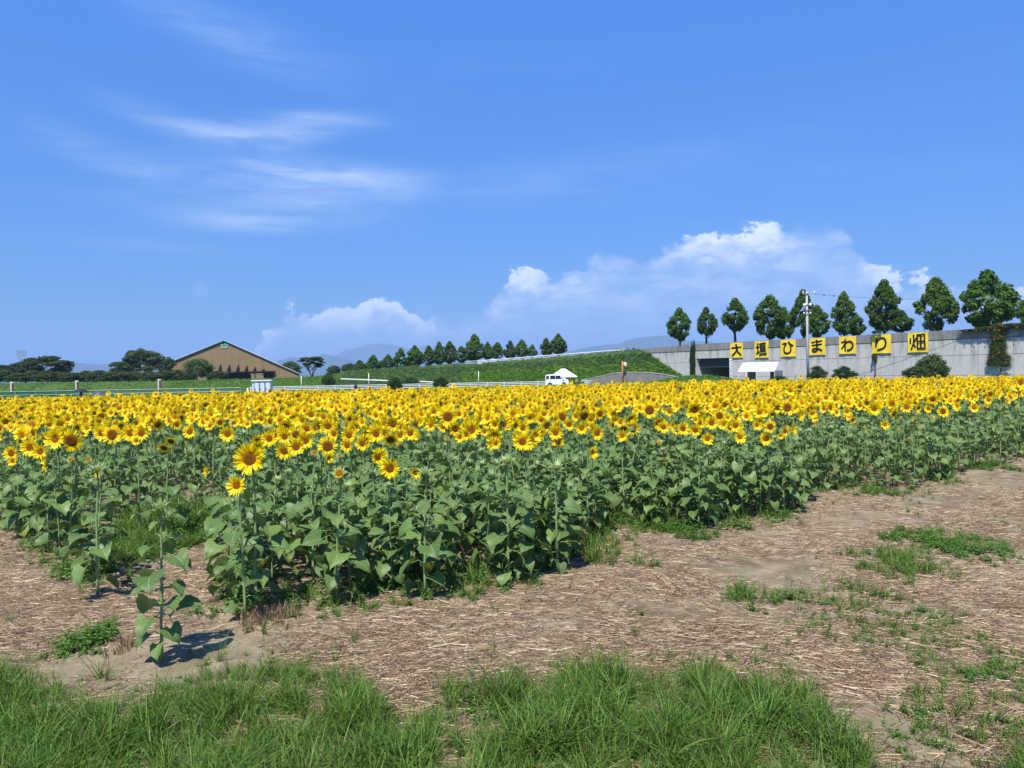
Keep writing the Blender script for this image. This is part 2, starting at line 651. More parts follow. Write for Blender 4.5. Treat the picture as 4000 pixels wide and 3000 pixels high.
def ridge(name, prof, D, depth, label):
    """a mountain range: skyline given as (photo x, photo y), built as a rough hill body"""
    xs = np.linspace(prof[0][0], prof[-1][0], 90)
    ys = np.interp(xs, [p[0] for p in prof], [p[1] for p in prof])
    cols = []
    for px, py in zip(xs, ys):
        p = at(px, py, D)
        h = max(p.z + noise.noise((px * .03, D, 0)) * 8 + noise.noise((px * .11, D, 2)) * 4, 2)
        cols.append((p.x, h))
    rows = 16
    v = []
    for j in range(rows):
        t = j / (rows - 1)
        for i, (x, h) in enumerate(cols):
            k = math.sin(pi * t) ** .8 if t != .5 else 1
            yy = D - depth + 2 * depth * t
            rr = noise.noise((x * .0035, yy * .0035, 1)) * .28 * math.sin(2 * pi * min(t, .5)) if 0 < t < 1 else 0
            v.append((x * (yy / D if t < .5 else 1), yy, -3 if t in (0, 1) else max(-3, h * (k + rr))))
    n = len(cols)
    f = [(j * n + i, j * n + i + 1, (j + 1) * n + i + 1, (j + 1) * n + i) for j in range(rows - 1) for i in range(n - 1)]
    o = MB().add((v, f, None)).obj(name, M_MOUNT, smooth=True)
    return tag(o, label, kind='structure')


ridge('mountain_ridge', [(-500, 1440), (-200, 1420), (60, 1428), (180, 1412), (290, 1417), (320, 1420), (380, 1424), (430, 1420), (520, 1432), (640, 1440), (800, 1455), (950, 1468)], 7000, 900,
      'blue wooded ridge low behind the trees on the left')
ridge('mountain_ridge', [(1010, 1466), (1090, 1408), (1140, 1394), (1180, 1400), (1230, 1395), (1262, 1382), (1310, 1392), (1350, 1402), (1420, 1420), (1560, 1440), (1700, 1462)], 7800, 900,
      'blue mountain spur behind the right end of the tan building')
ridge('mountain_ridge', [(1180, 1460), (1310, 1392), (1380, 1362), (1430, 1345), (1480, 1341), (1530, 1346), (1600, 1362), (1720, 1352), (1850, 1390), (2050, 1450)], 10800, 1100,
      'palest and highest mountain fading into the sky above the row of trees')
ridge('mountain_ridge', [(1780, 1452), (1950, 1412), (2100, 1380), (2230, 1372), (2350, 1352), (2440, 1338), (2500, 1322), (2560, 1314), (2620, 1318), (2700, 1330), (2760, 1338), (2850, 1355), (3050, 1370), (3300, 1390), (4300, 1400)], 8000, 1000,
      'long blue mountain range behind the embankment road')

# haze
hz = MB().box(0, 0, 300, 27600, 27600, 608).obj('haze', simple('haze_unused', (1, 1, 1)))
hm = bpy.data.materials.new('haze_air')
hm.use_nodes = True
N = NT(hm.node_tree)
pv = N.n('ShaderNodeVolumePrincipled')
pv.inputs['Color'].default_value = (.42, .65, 1.0, 1)
pv.inputs['Density'].default_value = 1.6e-4
o_ = N.n('ShaderNodeOutputMaterial')
N.put(o_.inputs['Volume'], pv)
hz.data.materials[0] = hm
bpy.data.materials.remove(bpy.data.materials['haze_unused'])
tag(hz, kind='stuff')

# ------------------------------------------------------------------ embankment and plateau
CREST = [(-150, 140, 1.8), (-95, 136, 1.75), (-60, 135, 1.75), (-45, 134, 1.75), (-36, 134, 1.95), (-30, 134, 2.55), (-22, 134, 3.0), (-12, 132, 3.75), (-3, 131, 4.0), (6, 126, 4.5), (14, 121, 5.0), (20.49, 115.97, 5.35)]
WD = Vector((.535, -.845, 0)).normalized()     # direction of the concrete wall
WN = Vector((-.845, -.535, 0)).normalized()    # its outward normal, towards the flowers
WP = Vector((30.6, 100, 0))
WTOP = 5.73


def wp(t, z=0.0, off=0.0):
    return WP + WD * t + WN * off + Vector((0, 0, z))


def wall_t(px, py=1400):
    v = ray(px, py)
    u = v.x / v.y
    return (WP.x - u * WP.y) / (u * WD.y - WD.x)


def wall_z(px, py):
    t = wall_t(px, py)
    v = ray(px, py)
    return CAM.z + v.z * (wp(t).y / v.y)


def bank_h(s):
    """crest point and height at parameter s"""
    n = len(CREST) - 1
    s = max(0, min(n - 1e-6, s))
    i = int(s)
    a, b = Vector(CREST[i]), Vector(CREST[i + 1])
    return a.lerp(b, s - i)


def bank_pt(s, d):
    """point on the slope, d metres down from the crest towards the field"""
    c = bank_h(s)
    k = s / (len(CREST) - 1)
    q = max(0, (s - 8.6) / (len(CREST) - 1 - 8.6))
    dr = Vector((0, -1, 0)).lerp(Vector((.535, -.845, 0)), q ** 2).normalized()
    sl = .17 + (.5 - .17) * max(0, min(1, (s - 4) / 5))
    p = Vector((c.x, c.y, 0)) + dr * d
    z = c.z - sl * d if d > 0 else c.z
    rg = noise.noise((p.x * .18, p.y * .18, 4)) * .35 * min(1, max(0, d) / 2) * (1 - q)
    return Vector((p.x, p.y, max(-.05, z + rg)))


def mat_bank():
    m, N = new_mat('bank_turf')
    pos = N.n('ShaderNodeNewGeometry').outputs['Position']
    a = N.noise(pos, .12, 5, .6)
    b = N.noise(pos, 1.8, 5, .7)
    cc = N.mix(N.sstep(a, .35, .65), (.030, .065, .012), (.060, .110, .020))
    cc = N.mix(N.sstep(b, .3, .8), cc, (.085, .15, .03))
    out_s(N, princ(N, cc, .9, .15, bump(N, b, .25)))
    return m


M_TURF = mat_bank()
ss = np.concatenate([np.linspace(0, 4, 40), np.linspace(4.05, len(CREST) - 1, 150)])
dd = np.arange(0, 15.5, .5)
mb = MB()
mb.add(([tuple(bank_pt(s, d)) for d in dd for s in ss],
        [(j * len(ss) + i, (j + 1) * len(ss) + i, (j + 1) * len(ss) + i + 1, j * len(ss) + i + 1) for j in range(len(dd) - 1) for i in range(len(ss) - 1)], None))
tag(mb.obj('embankment', M_TURF, smooth=True), 'green grassy embankment rising to the right behind the white fence', kind='structure')
cols = [tuple(bank_h(s)) for s in np.linspace(0, len(CREST) - 1, 60)] + [tuple(wp(t, 5.0, -.35)) for t in np.linspace(-18.5, 60, 30)]
v = []
for j in range(6):
    for c in cols:
        v.append((c[0] + j * j * .8 * (1 if c[0] > 20 else .0), c[1] + [.0, .8, 6, 30, 80, 150][j], (c[2] - (.02 if j == 0 else .12)) if j < 5 else -.5))
n = len(cols)
MBp = MB().add((v, [(j * n + i, j * n + i + 1, (j + 1) * n + i + 1, (j + 1) * n + i) for j in range(5) for i in range(n - 1)], None))
tag(MBp.obj('plateau', M_TURF, smooth=True), 'raised green ground on top of the embankment', kind='structure')


def mound(name, cx, cy, rx, ry, h, mat_, label, nz=.2):
    v, f = [], []
    n, m_ = 40, 12
    for j in range(m_ + 1):
        r = j / m_
        for i in range(n):
            a = 2 * pi * i / n
            x, y = cx + rx * r * math.cos(a), cy + ry * r * math.sin(a)
            v.append((x, y, h * (math.cos(pi * r) * .5 + .5) + noise.noise((x * .6, y * .6, 0)) * nz * (1 - r) - (.06 if j == m_ else 0)))
    for j in range(m_):
        for i in range(n):
            f.append((j * n + i, (j + 1) * n + i, (j + 1) * n + (i + 1) % n, j * n + (i + 1) % n))
    return tag(MB().add((v, f, None)).obj(name, mat_, smooth=True), label, kind='structure')


mound('grassy_mound', 24.5, 98.5, 10.5, 4.5, 1.15, M_TURF, 'low grassy mound in front of the underpass')

# ------------------------------------------------------------------ concrete retaining wall with underpass


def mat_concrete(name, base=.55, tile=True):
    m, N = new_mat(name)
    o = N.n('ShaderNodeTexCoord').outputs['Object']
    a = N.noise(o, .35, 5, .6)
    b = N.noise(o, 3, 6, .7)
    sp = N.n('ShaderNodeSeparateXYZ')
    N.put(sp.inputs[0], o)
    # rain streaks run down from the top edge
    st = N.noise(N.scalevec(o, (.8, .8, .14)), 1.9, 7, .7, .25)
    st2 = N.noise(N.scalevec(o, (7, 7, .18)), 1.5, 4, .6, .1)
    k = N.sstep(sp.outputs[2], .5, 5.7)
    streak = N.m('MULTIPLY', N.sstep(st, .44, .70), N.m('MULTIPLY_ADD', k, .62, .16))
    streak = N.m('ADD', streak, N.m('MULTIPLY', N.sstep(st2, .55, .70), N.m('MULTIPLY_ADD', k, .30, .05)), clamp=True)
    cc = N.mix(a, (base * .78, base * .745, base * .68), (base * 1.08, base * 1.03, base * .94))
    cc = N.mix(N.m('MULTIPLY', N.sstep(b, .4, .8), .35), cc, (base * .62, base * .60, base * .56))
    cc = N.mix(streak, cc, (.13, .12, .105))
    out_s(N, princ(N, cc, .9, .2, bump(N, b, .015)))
    return m


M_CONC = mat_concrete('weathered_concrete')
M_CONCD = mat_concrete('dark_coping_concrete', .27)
M_JOINT = simple('joint_dark', (.06, .057, .052), .9)  # plain dark grey behind the panel joints, also on wires and thin posts
wall = thing('retaining_wall', 'long weathered grey concrete retaining wall hung with yellow banners', 'wall', wp(0))
MW = Matrix(((WD.x, -WN.x, 0, 0), (WD.y, -WN.y, 0, 0), (0, 0, 1, 0), (0, 0, 0, 1)))   # wall frame: x along, y inwards, z up
wall.rotation_euler = MW.to_euler()
TL, TR, TT = wall_t(2722, 1430), wall_t(2850, 1430), 3.62
joints_x = [-18.9, TL - .45, TL + 2.6, TR + .45]
a = TR + .45
for px in (2990, 3075, 3232, 3345, 3490, 3650, 3820, 3960):
    joints_x.append(wall_t(px))
joints_x += [wall_t(3960) + 5.2 * k for k in range(1, 5)]
joints_x.sort()
levels = [0, 1.05, 3.05 + .1, 4.75, ]
TH = .5


def wall_top(t):
    return WTOP - max(0, (-9 - t)) * .03


def panel(x0, x1, z0, z1a, z1b, name='wall_panel', m_=None, y0=0.0):
    g = .018
    off = rng.uniform(-.006, .006) + y0
    v = [(x0 + g, off, z0 + g), (x1 - g, off, z0 + g), (x1 - g, off, z1b - g), (x0 + g, off, z1a - g),
         (x0 + g, TH, z0 + g), (x1 - g, TH, z0 + g), (x1 - g, TH, z1b - g), (x0 + g, TH, z1a - g)]
    f = [(0, 1, 2, 3), (5, 4, 7, 6), (0, 3, 7, 4), (1, 5, 6, 2), (3, 2, 6, 7), (0, 4, 5, 1)]
    return MB().add((v, f, None)).obj(name, m_ or M_CONC, wall)


for x0, x1 in zip(joints_x[:-1], joints_x[1:]):
    ta, tb = wall_top(x0), wall_top(x1)
    tunnel = x0 >= TL - .5 and x1 <= TR + .5
    parts_ = [(0, 1.05), (1.05, 3.1), (3.1, 4.75)]
    if tunnel:
        if x0 < TL:
            panel(x0, TL, 0, 3.62, 3.62)
            panel(TL, x1, 3.62, 4.75, 4.75)
            panel(x0, TL, 3.62, 4.75, 4.75)
        elif x1 > TR:
            panel(TR, x1, 0, 3.62, 3.62)
            panel(x0, TR, 3.62, 4.75, 4.75)
            panel(TR, x1, 3.62, 4.75, 4.75)
        else:
            panel(x0, x1, 3.62, 4.75, 4.75)
    else:
        for z0, z1 in parts_:
            panel(x0, x1, z0, z1, z1)
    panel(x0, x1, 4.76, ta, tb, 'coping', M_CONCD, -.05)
MB().box((joints_x[0] + joints_x[-1]) / 2, TH + .05, 2.3 + 1.6, joints_x[-1] - joints_x[0], .06, 3.4 - .6 + .3).obj('backing', M_JOINT, wall)
MB().box((TR + joints_x[-1]) / 2 + .25, TH - .06, 1.2, joints_x[-1] - TR - .5, .06, 2.3).obj('backing', M_JOINT, wall)
# underpass
up = thing('underpass', 'dark box underpass opening through the concrete wall', 'underpass', wp(0))
up.rotation_euler = MW.to_euler()
LT = 16
MB().box(TL - .2, LT / 2 + .3, TT / 2, .4, LT - .1, TT).obj('side_wall', M_CONC, up)
MB().box(TR + .2, LT / 2 + .3, TT / 2, .4, LT - .1, TT).obj('side_wall', M_CONC, up)
MB().box((TL + TR) / 2, LT / 2 + .3, TT + .2, TR - TL + .8, LT - .1, .4).obj('ceiling', M_CONC, up)
MB().box((TL + TR) / 2, LT + .4, TT / 2, TR - TL + .8, .2, TT).obj('end_wall', M_CONC, up)
MB().add(([(TL, .3, TT), (TL, .3, TT - .5), (TL + .5, .3, TT), (TL, LT, TT), (TL, LT, TT - .5), (TL + .5, LT, TT)], [(0, 1, 2), (3, 5, 4), (1, 4, 5, 2)], None)).obj('haunch', M_CONC, up)
MB().add(([(TR, .3, TT), (TR, .3, TT - .6), (TR - .5, .3, TT), (TR, LT, TT), (TR, LT, TT - .6), (TR - .5, LT, TT)], [(0, 2, 1), (3, 4, 5), (1, 2, 5, 4)], None)).obj('haunch', M_CONC, up)
bd = MB().box((TL + TR) / 2 + .3, 7.0, .95, 2.5, .08, 1.9).obj('board', simple('grey_board', (.32, .33, .34)), None)
bd.matrix_world = Matrix.Translation(wp(0)) @ MW
tag(bd, 'pale grey board standing inside the dark underpass', 'board')

# vertical banner beside the underpass
M_WHITE = simple('white_cloth', (.74, .75, .76), .8, .2, .05)
M_INK = simple('dark_print', (.02, .03, .08), .7, .2)
vb = thing('nobori_banner', 'narrow white vertical banner with dark lettering beside the underpass', 'banner', wp(TR + .35, 0, .12))
vb.rotation_euler = MW.to_euler()
MB().box(0, 0, 2.05, .42, .02, 2.9).obj('cloth', M_WHITE, vb)
MB().tube([(-.26, 0, 0), (-.26, 0, 3.6)], .02).obj('pole', M_WHITE, vb)
lb = MB()
r2 = random.Random(3)
for k in range(7):
    zc = 3.2 - k * .38
    for q in range(5):
        lb.box(r2.uniform(-.08, .08), -.018, zc + r2.uniform(-.11, .11), r2.uniform(.05, .24), .006, .035) if q % 2 else lb.box(r2.uniform(-.1, .1), -.018, zc, .035, .006, r2.uniform(.1, .25))
lb.obj('lettering', M_INK, vb)['kind'] = 'stuff'

# ------------------------------------------------------------------ the seven banners
M_YEL = simple('yellow_banner_cloth', (.90, .62, .045), .7, .25, .05, 1.2)
M_BLK = simple('black_lettering', (.006, .006, .006), .6, .3, 0)
GLY = {
    'dai': ((125, 505, 115, 605), 46, [[(180, 290), (445, 275)], [(310, 185), (320, 330), (285, 430), (200, 530)], [(322, 330), (360, 430), (445, 520)]]),
    'gaki': ((875, 1285, 70, 595), 42, [[(970, 150), (975, 440)], [(928, 264), (1010, 262)], [(942, 462), (1016, 412)], [(1035, 168), (1205, 152)],
                                        [(1062, 240), (1190, 236), (1195, 388), (1065, 394), (1062, 240)], [(1065, 315), (1195, 310)], [(1035, 490), (1228, 478)]]),
    'hi': ((1680, 2110, 25, 565), 42, [[(1758, 160), (1855, 150), (1805, 235), (1785, 330), (1800, 420), (1850, 455), (1910, 455), (1960, 420), (1982, 330), (1975, 230), (1925, 110), (1965, 180), (2040, 222)]]),
    'ma': ((180, 430, 140, 425), 24, [[(225, 217), (375, 197)], [(230, 266), (372, 250)], [(300, 182), (305, 330), (290, 362), (258, 370), (236, 350), (250, 322), (300, 318), (345, 332), (380, 354)]]),
    'wa': ((660, 920, 118, 415), 24, [[(755, 166), (755, 364)], [(703, 217), (768, 210), (745, 262), (705, 322)], [(738, 270), (775, 225), (815, 208), (858, 222), (877, 265), (865, 315), (835, 345), (793, 354)]]),
    'ri': ((1190, 1480, 85, 405), 27, [[(1267, 148), (1252, 215), (1252, 290)], [(1258, 250), (1290, 180), (1340, 148), (1385, 165), (1403, 220), (1395, 280), (1360, 325), (1285, 345)]]),
    'hata': ((1758, 2070, 70, 390), 25, [[(1803, 165), (1803, 240)], [(1851, 112), (1850, 225), (1835, 290), (1815, 340)], [(1888, 168), (1866, 222)], [(1856, 255), (1880, 300)],
                                         [(1912, 112), (2018, 108), (2024, 330), (1915, 332), (1912, 112)], [(1912, 222), (2022, 218)], [(1966, 110), (1968, 330)]]),
}
BAN = [('dai', 2855, 2904, 1335, 1397, 'the large character for big, first from the underpass'), ('gaki', 2950, 3004, 1327, 1397, 'the character for fence, above the white marquee'),
       ('hi', 3051, 3110, 1319, 1393, 'the looped hiragana hi, just left of the utility pole'), ('ma', 3163, 3226, 1313, 1386, 'the hiragana ma, just right of the utility pole'),
       ('wa', 3280, 3346, 1307, 1382, 'the hiragana wa, above the second clipped bush'), ('ri', 3409, 3483, 1299, 1380, 'the hiragana ri, over the thin climbing vine'),
       ('hata', 3548, 3628, 1294, 1376, 'the boxed kanji for field, last on the right')]


def stroke(mb, pts, w_, M):
    v, f = [], []
    for a, b in zip(pts[:-1], pts[1:]):
        a, b = Vector((a[0], a[1], 0)), Vector((b[0], b[1], 0))
        d = (b - a).normalized()
        nrm = Vector((-d.y, d.x, 0)) * w_ / 2
        n = len(v)
        v += [a + nrm, a - nrm, b - nrm, b + nrm]
        f.append((n, n + 1, n + 2, n + 3))
    for p in pts:
        n = len(v)
        for k in range(10):
            v.append(Vector((p[0] + math.cos(k * pi / 5) * w_ / 2, p[1] + math.sin(k * pi / 5) * w_ / 2, 0)))
        f.append(tuple(range(n, n + 10)))
    # each piece lies a hair above the one before, so that none share a plane
    vv = []
    lay = 0
    top = {}
    for fi, q in enumerate(f):
        for i in q:
            top[i] = fi
    for i, p in enumerate(v):
        vv.append((p.x, -top[i] * .0004, p.y))
    mb.add((vv, f, None), M)


def smooth_pts(p):
    if len(p) < 4 or p[0] == p[-1]:
        return p
    out = []
    for i in range(len(p) - 1):
        p0, p1, p2, p3 = p[max(i - 1, 0)], p[i], p[i + 1], p[min(i + 2, len(p) - 1)]
        for k in range(4):
            t = k / 4
            out.append(tuple(.5 * (2 * p1[c] + (-p0[c] + p2[c]) * t + (2 * p0[c] - 5 * p1[c] + 4 * p2[c] - p3[c]) * t * t + (-p0[c] + 3 * p1[c] - 3 * p2[c] + p3[c]) * t ** 3) for c in (0, 1)))
    return out + [p[-1]]


for key, xl, xr, yt, yb, desc in BAN:
    t0, t1 = wall_t(xl, yt), wall_t(xr, yt)
    zt, zb = wall_z((xl + xr) / 2, yt + 3), wall_z((xl + xr) / 2, yb)
    zt = min(zt, WTOP - .05)
    wd, ht = t1 - t0, zt - zb
    root = thing('banner', 'yellow cloth banner with ' + desc, 'banner', wp(t0, zb, .14), 0, 'yellow character banners on the concrete wall')
    root.rotation_euler = MW.to_euler()
    n, m_ = 22, 22
    sdd = rng.random() * 9

    def wav(x, z):
        a_ = noise.noise((x * 1.1 + z * .9 + sdd, z * .5, sdd)) * .035
        b_ = math.sin((x * 1.6 - z * .5 + sdd) * 5) * .010 * (1 + z / ht)
        return a_ + b_
    v = [(x, wav(x, z) + .012 * k, z) for k in (0, 1) for z in np.linspace(0, ht, m_) for x in np.linspace(0, wd, n)]
    v = [(x, y, z - (.035 * abs(math.sin(x / wd * 3 * pi)) * (z / ht) ** 6)) for x, y, z in v]
    f = []
    for k in (0, 1):
        o2 = k * n * m_
        for j in range(m_ - 1):
            for i in range(n - 1):
                q = (o2 + j * n + i, o2 + j * n + i + 1, o2 + (j + 1) * n + i + 1, o2 + (j + 1) * n + i)
                f.append(q if k == 0 else q[::-1])
    MB().add((v, f, None)).obj('cloth', M_YEL, root, smooth=True)
    (bx0, bx1, by0, by1), sw, strokes = GLY[key]
    mb = MB()
    for sI, s_ in enumerate(strokes):
        p = [((x - bx0) / (bx1 - bx0) * wd, (1 - (y - by0) / (by1 - by0)) * ht + ((x - (bx0 + bx1) / 2) / (bx1 - bx0)) * 0.02) for x, y in s_]
        # shrink slanted drawing back to an upright one
        stroke(mb, smooth_pts(p), sw / (bx1 - bx0) * wd * .98, Matrix.Translation((0, -.022 - .012 * sI, 0)))
    lt = mb.obj('lettering', M_BLK, root)
    lt['kind'] = 'stuff'
    me = lt.data
    for vt in me.vertices:
        vt.co.y += wav(vt.co.x, vt.co.z)
    for (cx, cz) in ((0, 0), (wd, 0), (0, ht), (wd, ht)):
        MB().tube([(cx, .0, cz), (cx, .11, cz)], .02, 5).obj('tie', M_WHITE, root)

# ------------------------------------------------------------------ foliage bodies


def crown_mesh(name, seed, style='egg', n=5200, leaf=.17, mats=None):
    """unit-ish crown, width 2, height 2, centred on the origin: many small leaf faces gathered in clumps"""
    r = random.Random(seed)
    nr = np.random.RandomState(seed)
    cl = []
    K = {'egg': 90, 'broad': 60, 'bush': 75, 'column': 60, 'open': 46}[style]
    for k in range(K):
        z = r.uniform(-1, 1)
        if style == 'egg':
            prof = math.sin(pi * ((z + 1) / 2) ** .78) ** .62 if z < 1 else 0
            prof = max(.0, prof) * (.98 - .28 * max(0, z))
            rr = .17
        elif style == 'broad':
            z = r.uniform(-.8, .9)
            prof = math.sqrt(max(0, 1 - (max(z, -.1)) ** 2)) * (1 if z > -.2 else .85)
            rr = .22
        elif style == 'open':
            z = r.uniform(-.6, .9)
            prof = math.sqrt(max(0, 1 - max(z, 0) ** 2)) * (.6 + .4 * min(1, (z + .7)))
            rr = .20
        elif style == 'column':
            prof = .75 + .2 * math.sin(z * 7 + seed)
            rr = .30
        else:
            prof = math.sqrt(max(0, 1 - max(z, -.3) ** 2))
            rr = .28
        a = r.uniform(0, 2 * pi)
        q = r.uniform(.35, 1) ** .5 if style != 'open' else r.uniform(.1, 1) ** .5
        pr = max(0, prof - rr * .6) * q
        zs = 1 if style != 'open' else .55
        cl.append((pr * math.cos(a), pr * math.sin(a), z * (1 - rr * .5), rr * r.uniform(.7, 1.35), zs))
    cl = np.array(cl)
    idx = nr.randint(0, K, n)
    d = nr.normal(size=(n, 3))
    d /= np.linalg.norm(d, axis=1)[:, None]
    rad = nr.uniform(.30, 1.30, n) ** .6
    c = cl[idx, :3] + d * (cl[idx, 3] * rad)[:, None] * np.stack([np.ones(n), np.ones(n), cl[idx, 4] * .8], 1)
    nn = d + nr.normal(size=(n, 3)) * .55 + np.array([0, 0, .35])
    nn /= np.linalg.norm(nn, axis=1)[:, None]
    ax = np.cross(nn, nr.normal(size=(n, 3)))
    ax /= np.linalg.norm(ax, axis=1)[:, None]
    bx = np.cross(nn, ax)
    s1 = (leaf * nr.uniform(.6, 1.3, n) * .5)[:, None]
    s2 = s1 * nr.uniform(.5, .8, n)[:, None]
    V = np.stack([c - ax * s1, c - bx * s2 + nn * s1 * .2, c + ax * s1, c + bx * s2 + nn * s1 * .2], 1).reshape(-1, 3)
    f = [(4 * i, 4 * i + 1, 4 * i + 2, 4 * i + 3) for i in range(n)]
    return MB().add((V, f, None)).mesh(name, mats or [M_CROWN])


def trunk_mesh(name, seed, multi=1):
    """unit trunk: from z 0 to 1 with limbs"""
    r = random.Random(seed)
    mb = MB()
    for k in range(multi):
        a = r.uniform(0, 6.28)
        e = Vector((math.cos(a), math.sin(a), 0)) * (.5 if multi > 1 else .04)
        mb.tube([(e.x * .1, e.y * .1, -.05), (e.x * .3, e.y * .3, .3), (e.x * .8, e.y * .8, .8), (e.x * 1.1, e.y * 1.1, 1.35)], [.055, .042, .032, .012] if multi == 1 else [.04, .035, .026, .01], 7)
        for q in range(6):
            b = r.uniform(0, 6.28)
            z0 = r.uniform(.5, 1.1)
            mb.tube([(e.x * z0, e.y * z0, z0), (e.x * z0 + math.cos(b) * .2, e.y * z0 + math.sin(b) * .2, z0 + .2), (e.x * z0 + math.cos(b) * .38, e.y * z0 + math.sin(b) * .38, z0 + .5)], [.022, .014, .005], 5)
    return mb.mesh(name, [M_BARK], True)


EGG = [crown_mesh('crown', 10 + i, 'egg', 9500, .12) for i in range(6)]
BROAD = [crown_mesh('crown', 30 + i, 'broad', 9000, .11, [M_PINE]) for i in range(3)]
OPEN = crown_mesh('crown', 41, 'open', 7500, .12, [M_PINE])
ROUND = crown_mesh('crown', 43, 'bush', 6000, .12, [M_CROWN2])
BUSHD = [crown_mesh('crown', 50 + i, 'bush', 7000, .11, [M_DARKB]) for i in range(2)]
BUSHG = [crown_mesh('crown', 60 + i, 'bush', 6000, .12, [M_PINE]) for i in range(4)]
COLM = crown_mesh('crown', 71, 'column', 4200, .22, [M_DARKB])
TRK = [trunk_mesh('trunk', i) for i in range(3)]
TRKM = [trunk_mesh('trunk', 9, 5), trunk_mesh('trunk', 12, 3)]


def tree(name, label, cat, px, ptop, pbot, hw, D, zb, crown, trk=None, group=None, depth=None, k=0):
    """a tree whose crown spans ptop..pbot (photo rows) at distance D and whose trunk stands at height zb"""
    a, b = at(px, ptop, D), at(px, pbot, D)
    w_ = hw / F * D
    root = thing(name, label, cat, (b.x, D, zb), 0, group)
    h = a.z - b.z
    c = link('crown', crown, root, (0, 0, (a.z + b.z) / 2 - zb))
    c.scale = (w_, depth or w_, h / 2)
    c.rotation_euler = (0, 0, k * 1.3)
    if trk is not None:
        t = link('trunk', trk, root, (0, 0, 0))
        hh = max(.5, b.z - zb + h * .25)
        t.scale = (max(2.0, hh * 1.2), max(2.0, hh * 1.2), hh)
        t.rotation_euler = (0, 0, k)
    return root


G1 = 'trees standing in a row on the embankment above the wall'
RT = [(2655, 1205, 1330, 50, 'round light-topped tree, leftmost above the wall and left of the ivy column'), (2760, 1202, 1312, 43, 'small slender tree directly right of the leftmost round tree on the wall'),
      (2872, 1166, 1292, 53, 'tree with a narrow crown rising above the first banner'), (3008, 1156, 1318, 68, 'wide dark tree standing over the second banner'),
      (3063, 1205, 1325, 45, 'low tree half hidden between the second-banner tree and the utility pole'), (3140, 1135, 1312, 50, 'tall tree directly behind the utility pole top'),
      (3193, 1195, 1316, 52, 'rounded tree just right of the utility pole'), (3298, 1143, 1308, 50, 'dark pointed tree above the fifth banner'),
      (3345, 1228, 1312, 36, 'small tree tucked behind the pointed tree of the fifth banner'), (3455, 1098, 1290, 70, 'big bright tree above the sixth banner'),
      (3520, 1215, 1298, 48, 'low tree tucked behind the big tree of the sixth banner'), (3658, 1088, 1290, 80, 'large dark tree right of the last banner'),
      (3858, 1060, 1285, 105, 'largest tree on the wall, beside the flowering vine'), (4022, 1140, 1280, 42, 'tree cut by the right edge of the photo')]
for k, (px, yt, yb, hw, lab) in enumerate(RT):
    D = wp(wall_t(px)).y + (9 if hw > 48 else 14)
    tree('roadside_tree', 'leafy ' + lab, 'tree', px, yt, yb, hw * 1.03, D, 4.9, EGG[k % 6], TRK[k % 3], G1, k=k)
G2 = 'trees in a row along the sloping road'
MT = [(1405, 1407, 1458, 27, 'small tree at the low left end of the rising row'), (1428, 1420, 1458, 20, 'lowest shrubby tree beside the left end of the row'), (1459, 1388, 1452, 27, 'pointed tree, second tall one from the left of the row'),
      (1490, 1410, 1450, 22, 'low tree between two pointed ones in the left half of the row'), (1517, 1386, 1446, 24, 'narrow tree left of the first big pair in the row'),
      (1567, 1361, 1446, 30, 'tall cone shaped tree, first big one of the row'), (1600, 1392, 1436, 22, 'low tree filling the gap after the first big cone shaped one'),
      (1622, 1351, 1434, 34, 'broad tree with a double top near the middle of the row'), (1676, 1351, 1430, 25, 'slim tree right of the double topped one'), (1717, 1339, 1424, 28, 'dark tree left of the pair before the tallest'),
      (1758, 1335, 1420, 28, 'light green tree left of the gap before the tallest'), (1803, 1353, 1416, 29, 'low rounded tree directly left of the tallest'), (1854, 1307, 1412, 38, 'tallest tree of the distant row'),
      (1906, 1337, 1408, 23, 'small tree directly right of the tallest'), (1944, 1338, 1406, 27, 'second small tree right of the tallest, with pointed top'), (1994, 1333, 1404, 25, 'slender pointed tree behind the white railing'),
      (2039, 1328, 1400, 27, 'taller dark tree behind the white railing'), (2080, 1346, 1396, 20, 'last little tree before the gap in the row'), (2135, 1321, 1392, 25, 'left tree of the separate pair above the tent'), (2182, 1305, 1388, 32, 'right and larger tree of the separate pair above the tent')]
for k, (px, yt, yb, hw, lab) in enumerate(MT):
    D = 146 + (k * 37 % 7)
    zb = min(3.9, at(px, yb, D).z)
    tree('roadside_tree', 'dark green ' + lab, 'tree', px, yt, yb, hw * 1.12, D, zb - .2, EGG[(k * 5 + 1) % 6], TRK[k % 3], G2, k=k * 2)
tree('spreading_tree', 'spreading umbrella shaped tree with several thin trunks, right of the tan building', 'tree', 1219, 1386, 1448, 56, 150, 2.0, OPEN, TRKM[0], k=1)
tree('shrub', 'rounded olive shrub right of the spreading tree', 'shrub', 1303, 1428, 1464, 30, 150, 1.9, BUSHG[0], k=2)
tree('shrub', 'brownish green shrub at the foot of the tree row', 'shrub', 1362, 1420, 1464, 34, 151, 1.9, BUSHG[1], k=3)
tree('shrub', 'shrub against the right foot of the tan roof slope', 'shrub', 1135, 1413, 1462, 42, 232, 1.9, BUSHG[2], k=4)
tree('broad_tree', 'wide flat-topped dark tree with gaps on the far left', 'tree', 190, 1387, 1462, 92, 160, 1.9, BROAD[0], TRKM[1], k=0)
tree('broad_tree', 'lower left part-hidden tree beside the flat-topped one', 'tree', 100, 1410, 1468, 62, 163, 1.9, BROAD[1], TRKM[1], k=2)
tree('broad_tree', 'dark low tree cut by the left edge of the photo', 'tree', -5, 1424, 1470, 60, 160, 1.9, BROAD[2], TRKM[1], k=5)
